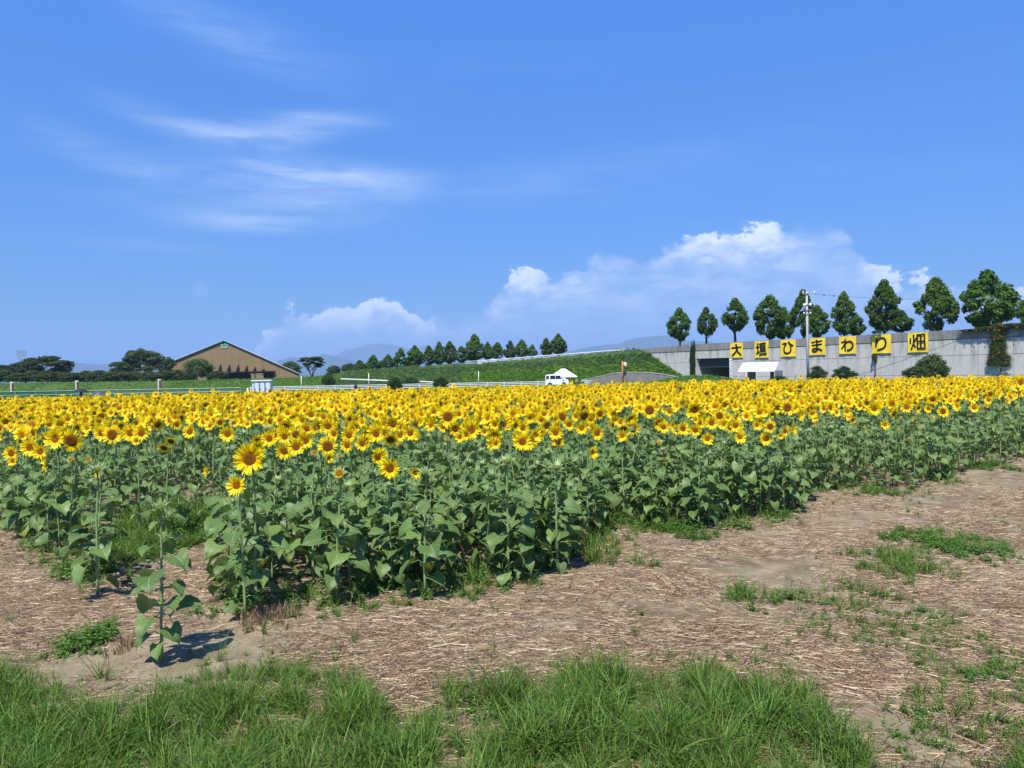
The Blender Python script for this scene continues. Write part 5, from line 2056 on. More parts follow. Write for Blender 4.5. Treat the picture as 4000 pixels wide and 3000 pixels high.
def join_plant(P, name, lo=True):
    """one light mesh of a whole plant, for the far mass"""
    mats = [M_STEM, M_LEAF, M_CALYX, M_PETAL, M_DISC[HK[P['kind']][4]], M_YLEAF]
    mb = MB().tube(P['path'][::2] + [P['path'][-1]], P['rad'][::2] + [.01], 4, 0)
    for p in P['pet']:
        mb.tube([p[0], p[2]], [.005, .004], 3, 0, cap=False)
    for k, M in P['leaves']:
        mb.add((LEAFS_LO if lo else LEAFS)[k % 8], M, 1 if k < 8 else 5)
    r = random.Random(P['seed'])
    rd = HK[P['kind']][0]
    cb = calyx_t(P['kind'], r, lo)
    mb.add((np.concatenate(cb.v), cb.f, np.concatenate(cb.u)), P['head'], 2)
    mb.add(DISC_LO if lo else DISC_HI, P['head'] @ SC(rd, rd, rd * .7), 4)
    for i, M in enumerate(petal_set(P['kind'], r, lo)):
        mb.add((PETS_LO if lo else PETS)[i % 6], P['head'] @ M, 3)
    return mb.mesh(name, mats, True)


# ------------------------------------------------------------------ where the sunflowers stand
EDGE = [(-700, 1905), (-300, 1960), (0, 2045), (60, 2110), (160, 2200), (260, 2290), (400, 2345), (500, 2320), (530, 2200), (560, 2150), (840, 2160), (880, 2400), (960, 2440), (1100, 2395), (1300, 2375), (1480, 2345), (1680, 2350), (1780, 2300),
        (2040, 2300), (2150, 2270), (2230, 2200), (2330, 2120), (2450, 2060), (2620, 2070), (2720, 2085), (2860, 2060), (3100, 2020), (3150, 1985), (3140, 1935), (3240, 1915), (3580, 1915), (3680, 1880), (3760, 1855), (3880, 1830), (4000, 1790), (4400, 1770), (5200, 1760)]
EW = [gnd(x, y) for x, y in EDGE]


def front_gap(x, y):
    """metres behind the front edge of the field (negative: in front of it)"""
    inside = None
    for a, b in zip(EW[:-1], EW[1:]):
        lo_, hi_ = min(a.x / a.y, b.x / b.y), max(a.x / a.y, b.x / b.y)
        u = x / y
        if lo_ <= u <= hi_ and hi_ > lo_:
            # crossing of the view line with the edge piece
            den = (b.x - a.x) - u * (b.y - a.y)
            if abs(den) < 1e-9:
                continue
            t = (u * a.y - a.x) / den
            yy = a.y + (b.y - a.y) * t
            inside = yy if inside is None else min(inside, yy)
    return -99 if inside is None else y - inside


HOLES = [(gnd(700, 2040), 1.5, 3.2), (at(1390, 1500, 40.5), .45, 3.4), (at(317, 1500, 39.3), .45, 2.2), (at(402, 1500, 39.3), .5, 2.2), (gnd(2540, 1880), .55, 1.3), (gnd(1690, 2080), .35, .7), (gnd(1260, 2090), .25, .5)]


def in_hole(x, y):
    return any(((x - c.x) / a) ** 2 + ((y - c.y) / b) ** 2 < 1 for c, a, b in HOLES)


plants = []          # dictionaries for the individually built ones


def by_foot(px, py, hx_, hy, kind, dia, label, nl=17, pitch=0, yaw=0, big=1.1, petals=False, bare=.1, lush=1.0, seed=None):
    g = gnd(px, py)
    g.z = gh(g.x, g.y)
    top_ = at(hx_, hy, g.y)
    plants.append(dict(p=g, h=top_.z - g.z, lean=(top_.x - g.x, 0), kind=kind, hr=dia / 2 / F * g.y * 1.04, label=label, nl=nl, pitch=pitch, yaw=yaw, big=big, single=petals, bare=bare, lush=lush, seed=seed, px=hx_, hand=True))


def by_head(px, py, kind, dia, label, D=None, h=None, pitch=.06, yaw=0.0, petals=False, lean=None, nl=15):
    y0 = yh(px)
    if D is None:
        D = (2.35 - (h or 1.42)) * F / (py - y0)
    for _ in range(60):
        t_ = at(px, py, D)
        if front_gap(t_.x, t_.y) > .35:
            break
        D += .15
    r = random.Random(px)
    lx = lean if lean is not None else r.uniform(-.08, .08)
    g = Vector((t_.x - lx, t_.y, gh(t_.x, t_.y)))
    plants.append(dict(p=g, h=t_.z - g.z, lean=(lx, 0), kind=kind, hr=dia / 2 / F * D * 1.04, label=label, nl=nl, pitch=pitch, yaw=yaw, big=1.0, single=petals, bare=.1, lush=1.0, seed=None, px=px, hand=True))


by_foot(634, 2592, 636, 1985, 'bud', 78, 'lone sunflower with a spiky green bud standing apart on the bare ground', nl=25, big=1.0, bare=.07, seed=8)
by_foot(958, 2425, 932, 1893, 'young', 90, 'small bright sunflower lowest in the front, below the largest head', nl=13, petals=True, yaw=-.05, pitch=.12, seed=11)
by_foot(1003, 2385, 992, 1788, 'open', 132, 'sunflower with the largest head of all, near the front left', nl=15, petals=True, pitch=.05, big=1.15, lush=1.25, seed=12)
by_foot(382, 2335, 385, 1838, 'bud', 74, 'tall green-budded sunflower at the front left corner of the field', nl=16, big=1.1, seed=21)
by_foot(1318, 2362, 1335, 1850, 'opening', 78, 'front sunflower with a just opening yellow-tipped bud, left of the two front blooms', nl=16, seed=31)
by_foot(1660, 2332, 1665, 1850, 'bud', 70, 'front row sunflower with a green bud between the yellow-leaf stem and the weeds', nl=16, seed=33)
by_foot(1988, 2285, 1977, 1805, 'bud', 72, 'front row budded sunflower, left of a pair with buds of equal height', nl=16, seed=35)
by_foot(2176, 2240, 2172, 1830, 'bud', 70, 'front row budded sunflower, right of a pair with buds of equal height', nl=15, seed=37)
by_foot(1225, 2290, 1230, 1770, 'opening', 44, 'sunflower with a small half open head behind the front row', nl=14, seed=39)
by_foot(1500, 2240, 1527, 1824, 'open', 88, 'neat round sunflower lowest of the middle group', nl=14, petals=True, pitch=.0, seed=41)
by_foot(1600, 2190, 1608, 1845, 'young', 55, 'small sunflower turned right, beside the neat round one', nl=13, yaw=.6, petals=True, seed=43)
HEADS = [
    (1456, 1783, 'open', 66, 'narrow sunflower turned to the right above the neat round one', dict(yaw=.75, petals=True)),
    (1290, 1738, 'ripe', 84, 'orange sunflower with a curled petal across its disc', dict(petals=True)),
    (1270, 1788, 'young', 44, 'small curled sunflower turned left beneath the orange one', dict(yaw=.9)),
    (1325, 1781, 'opening', 34, 'tiny opening bud right under the orange sunflower', dict()),
    (1167, 1742, 'open', 76, 'sunflower with brown disc in the group right of the largest head', dict()),
    (1203, 1718, 'open', 74, 'yellow sunflower overlapping the brown disc one', dict()),
    (1122, 1703, 'open', 64, 'sunflower with brown disc above and right of the largest head', dict()),
    (1062, 1711, 'open', 68, 'sunflower directly right of the largest head at its shoulder', dict()),
    (900, 1693, 'open', 68, 'sunflower above left of the largest head', dict()),
    (955, 1695, 'bud', 42, 'spiky green bud over a ripe disc above the largest head', dict()),
    (1045, 1675, 'bud', 40, 'spiky green bud above the shoulder of the largest head', dict()),
    (830, 1840, 'young', 44, 'small sunflower turned left, alone among leaves at left', dict(yaw=-.7, h=1.25)),
    (661, 1742, 'ripe', 54, 'nodding dark sunflower facing down in the left leaves', dict(pitch=-.7)),
    (685, 1718, 'ripe', 50, 'second nodding dark sunflower just above right of the first', dict(pitch=-.6)),
    (230, 1712, 'young', 92, 'large sunflower with orange disc near the left edge', dict(D=10.2, petals=True)),
    (302, 1714, 'ripe', 98, 'large dark brown sunflower right of the orange disc one', dict(D=10.4, petals=True, pitch=-.25)),
    (172, 1762, 'young', 74, 'sunflower with a ringed orange disc below the large left one', dict(D=10.0, petals=True)),
    (133, 1745, 'open', 78, 'sunflower tucked behind the ringed orange one on its left', dict(D=10.6)),
    (63, 1768, 'open', 66, 'sunflower nearest the left edge, above a smaller one', dict(D=10.4)),
    (67, 1800, 'young', 42, 'small sunflower directly under the one nearest the left edge', dict(D=10.2)),
    (203, 1812, 'young', 66, 'half turned sunflower with petals swept left near the left edge', dict(yaw=-.85, D=9.6, petals=True)),
    (288, 1797, 'opening', 46, 'partly open green and yellow head near the left edge', dict(D=10)),
    (343, 1797, 'opening', 42, 'small opening head with crumpled petals right of the partly open green one', dict(D=10, yaw=.5)),
    (398, 1852, 'young', 26, 'tiny orange flower beside the tall green bud at left', dict(D=8.6)),
    (455, 1695, 'ripe', 84, 'broad sunflower in the left group with a dark rust disc', dict()),
    (520, 1690, 'open', 70, 'sunflower at the left group seen beside the broad rust one', dict()),
    (567, 1690, 'open', 70, 'round sunflower with even petals left of the nodding pair', dict()),
    (411, 1690, 'open', 66, 'sunflower at the top left group with upswept petals', dict()),
    (540, 1722, 'young', 38, 'small low sunflower under the left group', dict()),
    (750, 1685, 'open', 58, 'sunflower right of the nodding pair', dict()),
    (855, 1765, 'bud', 30, 'small green bud in the leaves left of the largest head', dict(h=1.3)),
    (908, 1757, 'bud', 36, 'green bud immediately left of the largest head', dict(h=1.3)),
    (1370, 1698, 'open', 66, 'sunflower above the narrow turned one, on the left', dict()),
    (1475, 1690, 'open', 82, 'double stacked bright sunflower above the narrow turned one', dict()),
    (1534, 1710, 'ripe', 66, 'dark disc sunflower nodding right of the stacked one', dict(pitch=-.5)),
    (1607, 1690, 'open', 60, 'sunflower turned slightly up right of the nodding one', dict()),
    (1755, 1625, 'ripe', 80, 'tall sunflower with dark disc rising over the mass at centre left', dict(D=12.5)),
    (1842, 1677, 'open', 82, 'full sunflower with a dark ring in the centre group', dict()),
    (1795, 1707, 'young', 46, 'small low sunflower at the bottom of the centre group', dict()),
    (1750, 1713, 'opening', 34, 'tiny green and yellow opening head at the centre group', dict()),
    (1893, 1685, 'young', 44, 'little orange sunflower in the centre group', dict()),
    (1957, 1655, 'open', 72, 'sunflower in the centre turned slightly right', dict(yaw=.3)),
    (2041, 1722, 'open', 78, 'large round sunflower lowest in the centre', dict(petals=True)),
    (2040, 1668, 'open', 70, 'sunflower straight above the lowest centre one', dict()),
    (1990, 1707, 'ripe', 64, 'sunflower turned right, left neighbour of the lowest centre one', dict(yaw=.8)),
    (1940, 1732, 'young', 46, 'small sunflower left below the centre group', dict()),
    (2083, 1618, 'open', 64, 'bright sunflower with swirl disc high in the centre', dict()),
    (2176, 1688, 'open', 62, 'sunflower with petals swept left, right of the centre group', dict(yaw=-.3)),
    (2143, 1650, 'bud', 26, 'small bud between the centre sunflowers', dict()),
    (2268, 1672, 'young', 60, 'sunflower with a bright ring disc right of centre', dict()),
    (2278, 1620, 'ripe', 66, 'dark disc sunflower nodding above the bright ring one', dict(pitch=-.4)),
    (2322, 1690, 'open', 62, 'sunflower turned to the right near the ringed one', dict(yaw=.45)),
    (2293, 1765, 'young', 62, 'half turned sunflower with petals swept right below the others', dict(yaw=.8, petals=True)),
    (2424, 1700, 'young', 54, 'clear round sunflower on a straight stem right of centre', dict()),
    (2433, 1668, 'ripe', 52, 'dark sunflower facing down above the clear round one', dict(pitch=-.8)),
    (2362, 1660, 'ripe', 44, 'dark side-facing sunflower right of centre', dict(yaw=1.0)),
    (2528, 1600, 'ripe', 74, 'tall leaning sunflower seen with a broad dark disc', dict(D=12.0, lean=.35)),
    (2657, 1672, 'open', 60, 'sunflower with tall upright petals in the right half', dict(yaw=.3)),
    (2757, 1712, 'young', 58, 'low round sunflower, left of two in the right half', dict(petals=True)),
    (2882, 1706, 'young', 58, 'low round sunflower over another one, middle of the right half', dict()),
    (2985, 1711, 'open', 58, 'low round sunflower, right one of the low row', dict(petals=True)),
    (2868, 1661, 'open', 54, 'sunflower above the middle low one', dict()),
    (2776, 1650, 'open', 60, 'sunflower in the crossed pair at right of centre', dict()),
    (2803, 1622, 'ripe', 58, 'upper sunflower of the crossed pair', dict()),
    (2947, 1660, 'young', 46, 'small ragged sunflower left of the dark one', dict()),
    (2995, 1664, 'ripe', 52, 'dark disc sunflower over the right low one', dict()),
    (3078, 1674, 'young', 56, 'narrow half turned sunflower in the right half', dict(yaw=.85)),
    (3041, 1702, 'young', 30, 'small low half open sunflower in the right half', dict()),
    (2715, 1640, 'young', 30, 'little sunflower between the upright petal one and the crossed pair', dict()),
    (3061, 1590, 'ripe', 68, 'sunflower with a big brown disc standing over the right mass', dict(D=14)),
    (3165, 1615, 'young', 46, 'small ring disc sunflower at the edge of the right mass', dict()),
    (3230, 1592, 'open', 52, 'sunflower with swept petals at the edge of the right mass', dict(yaw=.4)),
    (3303, 1607, 'young', 44, 'small orange sunflower at the edge of the right mass', dict()),
    (3445, 1658, 'young', 44, 'single low sunflower alone in the leaves at right', dict(petals=True)),
    (3405, 1595, 'open', 58, 'sunflower at the front of the right mass with a dark disc', dict()),
    (3475, 1577, 'open', 60, 'round sunflower with broad petals at the front of the right mass', dict()),
    (3537, 1590, 'open', 50, 'sunflower turned slightly left in the right mass', dict(yaw=-.4)),
    (3668, 1605, 'ripe', 50, 'sunflower with down-hanging petals at far right', dict()),
    (3678, 1610, 'young', 44, 'sunflower overlapping the hanging petal one', dict()),
    (3635, 1632, 'opening', 36, 'small half open sunflower below the far right pair', dict()),
    (3785, 1553, 'young', 56, 'bright orange disc sunflower at far right', dict()),
    (3975, 1492, 'open', 62, 'tall sunflower near the right edge, higher than its neighbours', dict(D=13.5)),
]
for (px, py, kind, dia, lab, kw) in HEADS:
    by_head(px, py, kind, dia, lab, **kw)
# a broken stem leaning out with a yellow flower at its end
g = gnd(2440, 2020)
t_ = at(2562, 1808, g.y)
plants.append(dict(p=g, h=t_.z, lean=(t_.x - g.x, 0), kind='ripe', hr=.12, label='yellow sunflower hanging sideways on a leaning bent stem', nl=6, pitch=-.25, yaw=1.2, big=.8, single=False, bare=.2, lush=1.0, seed=77, px=2562, hand=True))

# the rest, sown in rough rows over the whole field
r4 = random.Random(42)
cand = []
hand_xy = [(q['p'].x, q['p'].y) for q in plants]
sp_ = .47
y = 6.6
row = 0
while y < 46.5:
    half = .80 * y + 4
    x = -half
    while x < half:
        px_, py_ = x + r4.uniform(-.17, .17), y + r4.uniform(-.17, .17)
        x += sp_ * (1.0 if y < 20 else .92)
        if py_ > np.interp(px_, [-28, -9, 0, 15, 28], [39.5, 41.3, 43.2, 47.5, 45]) + noise.noise((px_ * .3, 0, 0)) * .8:
            continue
        gp = front_gap(px_, py_)
        if gp < 0 or in_hole(px_, py_) or (gp < 1.0 and r4.random() < .10):
            continue
        if py_ < 16 and any((a - px_) ** 2 + (b - py_) ** 2 < (.10 if b < 8 else .045) for a, b in hand_xy):
            continue
        cand.append((px_, py_, gp))
    y += sp_ * (.95 if y < 20 else .90)


def kind_for(gp, r):
    bloom = max(.0, min(.97, (gp - .9) / 3.2))
    if r.random() < bloom:
        return r.choices(['open', 'young', 'ripe', 'opening', 'bud'], [54, 27, 12, 4, 3])[0]
    return r.choices(['bud', 'opening', 'none'], [64, 12, 24])[0]


inframe = []
far = []
for (x, y, gp) in cand:
    u_ = proj((x, y, 1.0))
    (inframe if -60 < u_[0] < 4060 else far).append((x, y, gp))
inframe.sort(key=lambda q: q[0] ** 2 + q[1] ** 2)
N_IND = 300 - len(plants)
near, rest = inframe[:N_IND], inframe[N_IND:]
rest += far


def hgt(gp, kind, r):
    base = 1.14 + .25 * min(1, gp / 4.0) + r.uniform(-.09, .09)
    if r.random() < .03:
        base += r.uniform(.08, .22)
    if kind in ('bud', 'opening', 'none'):
        base -= r.uniform(.02, .16)
    return base


ZN = [(-1e9, 650, 'far left'), (650, 1300, 'left'), (1300, 2000, 'centre left'), (2000, 2650, 'centre right'), (2650, 3300, 'right'), (3300, 1e9, 'far right')]
KD = {'bud': 'green-budded sunflower', 'opening': 'half open sunflower', 'open': 'sunflower with a round brown disc', 'young': 'sunflower with an orange disc', 'ripe': 'dark-disced heavy sunflower', 'none': 'short leafy bud-tipped sunflower'}
for (x, y, gp) in near:
    k = kind_for(gp, r4)
    if y < 10.6 and gp < 2.6 and k in ('open', 'young', 'ripe'):
        k = r4.choice(['bud', 'none', 'bud'])
    kk = 'bud' if k == 'none' else k
    u_ = proj((x, y, 1.2))[0]
    zn = next(z for a, b, z in ZN if a <= u_ < b)
    depth_ = 'along the front edge' if gp < 1.2 else 'a few rows in' if gp < 3.2 else 'deep in the bloom'
    lab = f'{KD[k]} {depth_}, {zn}'
    hr = {'open': .132, 'young': .115, 'ripe': .138, 'opening': .075, 'bud': .062}[kk] * r4.uniform(.85, 1.18)
    if k == 'none':
        hr *= .6
    plants.append(dict(p=Vector((x, y, gh(x, y))), h=hgt(gp, k, r4), lean=(r4.uniform(-.08, .08), r4.uniform(-.05, .05)), kind=kk, hr=hr, label=lab, nl=22 if gp < 1.5 else 17,
                       pitch=r4.gauss(.10, .2) - (.30 if kk == 'ripe' else 0), yaw=r4.gauss(0, .42), big=1.0, single=False, bare=.08, lush=1.0, seed=None, px=u_, hand=False))

byl = {}
for q in plants:
    if not q['hand']:
        q['grp'] = q['label'].replace('sunflower', 'sunflowers', 1)
        byl.setdefault(q['label'], []).append(q)
ORD = ['leftmost', 'second from the left', 'third from the left', 'fourth from the left', 'fifth from the left', 'sixth from the left', 'rightmost']
for lab_, qs in byl.items():
    if 'deep in' not in lab_ and 1 < len(qs) <= 7:
        qs.sort(key=lambda q: q['px'])
        for i, q in enumerate(qs):
            q['label'] = lab_.replace(', ', ', ') + ', ' + (ORD[-1] if i == len(qs) - 1 else ORD[i])
# a few plants are modelled, the others are copies of them with their own height, turn and label
PROTO = {}
for k in ('open', 'young', 'ripe', 'opening', 'bud'):
    PROTO[k] = []
from collections import Counter
cnt = Counter(q['label'] for q in plants)
seedc = 100
protos_used = {}
for q in plants:
    grp = q.get('grp') or 'sunflowers that stand out at the front of the field'
    var = (seedc * 7) % 4
    key = (q['kind'], var)
    if q['hand'] or key not in protos_used:
        seedc += 1
        P = plant(q['seed'] or seedc, q['h'], q['kind'], q['hr'], q['nl'], q['pitch'], q['yaw'], q['lean'], q['big'], q['bare'])
        o = build_plant(P, q['label'], grp, q['single'], q['lush'], q['p'])
        if not q['hand']:
            remember(o)
            protos_used[key] = (o, q['h'])
    else:
        seedc += 1
        src, h0 = protos_used[key]
        o = copy_tree(src)
        o.location = q['p']
        s_ = q['h'] / h0
        o.scale = (s_ * r4.uniform(.92, 1.08), s_ * r4.uniform(.92, 1.08), s_)
        o.rotation_euler = (q['lean'][1], q['lean'][0], r4.gauss(0, .40))
        o['label'] = q['label']
        o['group'] = grp

# far mass: light plants set by geometry nodes
pm, kinds = [], []
for i, (k, hr, pt, yw) in enumerate([('open', .138, .15, 0), ('open', .142, .25, .35), ('open', .128, .1, -.35), ('young', .122, .3, .1), ('young', .126, .2, -.5), ('ripe', .142, -.1, .1), ('open', .135, -.2, .4),
                                    ('open', .138, .4, -.15), ('open', .130, .15, .7), ('young', .124, .35, .3), ('bud', .055, 0, 0), ('opening', .07, 0, .2)]):
    pm.append(join_plant(plant(500 + i, 1.42, k, hr, 11, pt, yw, (random.Random(i).uniform(-.06, .06), 0), 1.0, .15), 'far_sunflower'))
    kinds.append(k)
# join geometry reverses the order in which the pieces are plugged in, so the picks are drawn by kind on the reversed list
pts_, rots, scls, idx = [], [], [], []
bloom_ids = [i for i, k in enumerate(kinds[::-1]) if k in ('open', 'young', 'ripe')]
bud_ids = [i for i, k in enumerate(kinds[::-1]) if k in ('bud', 'opening')]
for (x, y, gp) in rest:
    k = kind_for(gp, r4)
    h = hgt(gp, k, r4)
    pts_.append((x, y, gh(x, y) if y < 40 else 0))
    rots.append((r4.gauss(0, .07), r4.gauss(0, .06), r4.gauss(0, .5)))
    s_ = h / 1.42
    b_ = r4.uniform(.84, 1.18)
    scls.append((s_ * b_, s_ * b_, s_))
    idx.append(r4.choice(bud_ids if k in ('bud', 'none', 'opening') else bloom_ids))
scatter('sunflower_field', pm, pts_, rots, scls, idx, 'dense yellow mass of sunflowers stretching back to the fences', cat='sunflowers')
print('plants', len(plants), 'far', len(rest))

# ------------------------------------------------------------------ ground cover
r5 = random.Random(11)


def blades_mesh(name, seed, n, l0, l1, w0, spread, arch, mat_, segs=3):
    r = random.Random(seed)
    mb = MB()
    for i in range(n):
        a = r.uniform(0, 2 * pi)
        L = r.uniform(l0, l1)
        w_ = w0 * r.uniform(.6, 1.3)
        th = r.uniform(.05, spread)
        ar = r.uniform(.3, 1) * arch
        x, z = 0.0, 0.0
        v = []
        for k in range(segs + 1):
            s = k / segs
            ww = w_ * (1 - s ** 1.8) + .0006
            v += [(x, -ww, z + ww * .3), (x, ww, z + ww * .3)]
            an = th + ar * s
            x += math.sin(an) * L / segs
            z += math.cos(an) * L / segs
        f = [(2 * k, 2 * k + 2, 2 * k + 3, 2 * k + 1) for k in range(segs)]
        mb.add((v, f, None), T(r.uniform(-.03, .03), r.uniform(-.03, .03), 0) @ RZ(a) @ RX(r.uniform(-.3, .3)))
    return mb.mesh(name, [mat_])


def weed_mesh(name, seed, n, h, leaf, mat_):
    """sprawling stems with small pointed leaves"""
    r = random.Random(seed)
    mb = MB()
    for i in range(n):
        a = r.uniform(0, 2 * pi)
        L = h * r.uniform(.6, 1.3)
        th = r.uniform(.2, 1.2)
        d = Vector((math.cos(a) * math.sin(th), math.sin(a) * math.sin(th), math.cos(th)))
        e_ = d * L
        mb.add(([(0, -.0015, 0), (0, .0015, 0), tuple(e_)], [(0, 1, 2)], None))
        for k in range(5):
            s = (k + 1) / 5
            ls = leaf * r.uniform(.7, 1.3)
            M = T(*(e_ * s)) @ RZ(r.uniform(0, 6.28)) @ RY(r.uniform(-.5, .6)) @ RX(r.uniform(-.4, .4))
            mb.add(([(0, 0, 0), (ls * .45, -ls * .22, ls * .08), (ls, 0, -ls * .1), (ls * .45, ls * .22, ls * .08)], [(0, 1, 2, 3)], None), M)
    return mb.mesh(name, [mat_])


M_STRAW, NS_ = new_mat('dry_straw')
geo_ = NS_.n('ShaderNodeNewGeometry')
oi_ = NS_.n('ShaderNodeObjectInfo')
rr_ = NS_.m('FRACT', NS_.m('ADD', geo_.outputs['Random Per Island'], oi_.outputs['Random']))
sc_ = NS_.ramp(rr_, [(0, (.060, .034, .020)), (.38, (.140, .082, .044)), (.68, (.25, .175, .095)), (.88, (.42, .29, .155)), (1, (.62, .50, .32))])
out_s(NS_, princ(NS_, sc_, .6, .3))


def straw_mesh(seed, n, rad, l0, l1):
    r = random.Random(seed)
    mb = MB()
    for i in range(n):
        L = l0 + (l1 - l0) * r.random() ** 2
        t = r.uniform(.0008, .0026)
        q = rad * math.sqrt(r.random())
        a = r.uniform(0, 6.28)
        M = T(q * math.cos(a), q * math.sin(a), r.uniform(.002, .016)) @ RZ(r.gauss(0, .55)) @ RY(r.gauss(0, .06))
        mb.add(([(-L / 2, -t, 0), (-L / 2, t, 0), (-L / 2, 0, t * 1.6), (L / 2, -t, 0), (L / 2, t, 0), (L / 2, 0, t * 1.6)], [(0, 3, 5, 2), (1, 2, 5, 4), (0, 2, 1), (3, 4, 5)], None), M)
    return mb.mesh('straw', [M_STRAW])


STRAW = [straw_mesh(i, 60, .30, .02, .13) for i in range(6)] + [straw_mesh(20 + i, 22, .32, .08, .26) for i in range(3)]
pts_, rots, scls, idx = [], [], [], []
n_tot = 7800
k = 0
while k < n_tot:
    y = 3.4 + 19 * r5.random() ** 1.25
    x = r5.uniform(-.78 * y - .6, .78 * y + .6)
    gp = front_gap(x, y)
    if gp > 4 or (gp > .8 and r5.random() < .5):
        k += .3
        continue
    m = noise.noise((x * .55, y * .75, 9)) + .5 * noise.noise((x * 1.9, y * 2.4, 4))
    k += 1
    if m < -.20 + r5.uniform(-.16, .16):
        continue
    pts_.append((x, y, gh(x, y)))
    rots.append((r5.gauss(0, .02), r5.gauss(0, .02), r5.gauss(0, .45) + noise.noise((x * .8, y * .8, 2)) * 1.6 + (pi if r5.random() < .5 else 0)))
    s = r5.uniform(.8, 1.25)
    scls.append((s, s, s))
    idx.append(r5.choice([0, 1, 2, 3, 4, 5, 6, 7, 8]))
scatter('straw_litter', STRAW, pts_, rots, scls, idx, 'cut straw and chaff lying over the bare soil')

# clods of earth
M_CLOD = simple('dry_clod', (.27, .215, .15), .95, .1, .3, 30, bd=.004)
CL = []
for i in range(4):
    r = random.Random(i)
    v, f, _ = ball_t(1, 1, .6, 7, 5)
    CL.append(MB().add(([(x * r.uniform(.75, 1.2), y * r.uniform(.75, 1.2), z * r.uniform(.7, 1.2)) for x, y, z in v], f, None)).mesh('clod', [M_CLOD]))
pts_, rots, scls, idx = [], [], [], []
for k in range(7000):
    y = 3.6 + 15 * r5.random() ** 1.1
    x = r5.uniform(-.75 * y, .75 * y)
    if front_gap(x, y) > 1.5:
        continue
    if noise.noise((x * .9, y * .9, 7)) > .12:
        continue
    s = .005 + .028 * r5.random() ** 4
    pts_.append((x, y, gh(x, y)))
    rots.append((0, 0, r5.uniform(0, 6)))
    scls.append((s, s, s))
    idx.append(k % 4)
scatter('earth_clods', CL, pts_, rots, scls, idx, 'small dry clods of earth on the bare soil')

# foreground grass
GT = [blades_mesh('grass', i, 18, .16, .42, .0038, .75, 1.7, M_GRASS, 4) for i in range(6)] + [blades_mesh('grass', 20 + i, 22, .07, .17, .0032, .9, 1.0, M_GRASS) for i in range(3)]
GT += [blades_mesh('dry_grass', 35, 9, .12, .30, .003, .8, 1.3, M_STRAW), blades_mesh('seed_grass', 36, 7, .30, .52, .0022, .35, .8, M_WEED, 4)]
WD_ = [weed_mesh('weed', i, 9, .13, .045, M_WEED) for i in range(4)]
TOPL = [(-900, 2560), (0, 2600), (150, 2640), (300, 2740), (500, 2750), (700, 2690), (850, 2650), (1000, 2612), (1150, 2640), (1380, 2650), (1500, 2760), (1570, 2880), (1660, 2790), (1780, 2680), (1900, 2650), (2100, 2700), (2260, 2620), (2400, 2600), (2560, 2660), (2750, 2600),
        (2900, 2650), (3100, 2650), (3200, 2730), (3300, 2870), (3420, 3010), (3600, 3060), (3800, 3040), (4000, 2960), (4900, 2800)]
tx, ty = [p[0] for p in TOPL], [p[1] for p in TOPL]
pts_, rots, scls, idx = [], [], [], []
k = 0
while k < 19000:
    k += 1
    y = r5.uniform(2.6, 6.7)
    x = r5.uniform(-5.6, 5.6) * max(1, y / 5)
    g0 = gh(x, y)
    px, py = proj((x, y, g0))
    dlt = py - np.interp(px, tx, ty) + noise.noise((x * 2.2, y * 2.2, 1)) * 55
    if dlt < 0 and not (dlt > -190 and r5.random() < .28 * (1 + dlt / 190) ** 2):
        continue
    nn = noise.noise((x * 1.6, y * 1.6, 12)) + .6 * noise.noise((x * 4, y * 4, 3))
    if r5.random() > min(1, .45 + max(0, dlt) / 150) * (1.0 if nn > -.25 else .25):
        continue
    pts_.append((x, y, g0 - .004))
    rots.append((r5.gauss(0, .25), r5.gauss(.05, .25), r5.uniform(0, 6.28)))
    s = r5.uniform(.5, 1.0) * (.65 + .35 * min(1, max(0, dlt) / 120)) * (1.1 if nn > .1 else .85)
    scls.append((s, s, s))
    q_ = r5.random()
    # read in reverse order of plugging: 0-3 weeds, 4 seed grass, 5 dry grass, 6-8 short tufts, 9-14 long tufts
    idx.append(r5.randrange(0, 4) if q_ < .24 else 4 if q_ < .265 else 5 if q_ < .31 else r5.randrange(6, 9) if q_ < .45 else r5.randrange(9, 15))
scatter('foreground_grass', GT + WD_, pts_, rots, scls, idx, 'long green grass along the near edge of the ground')

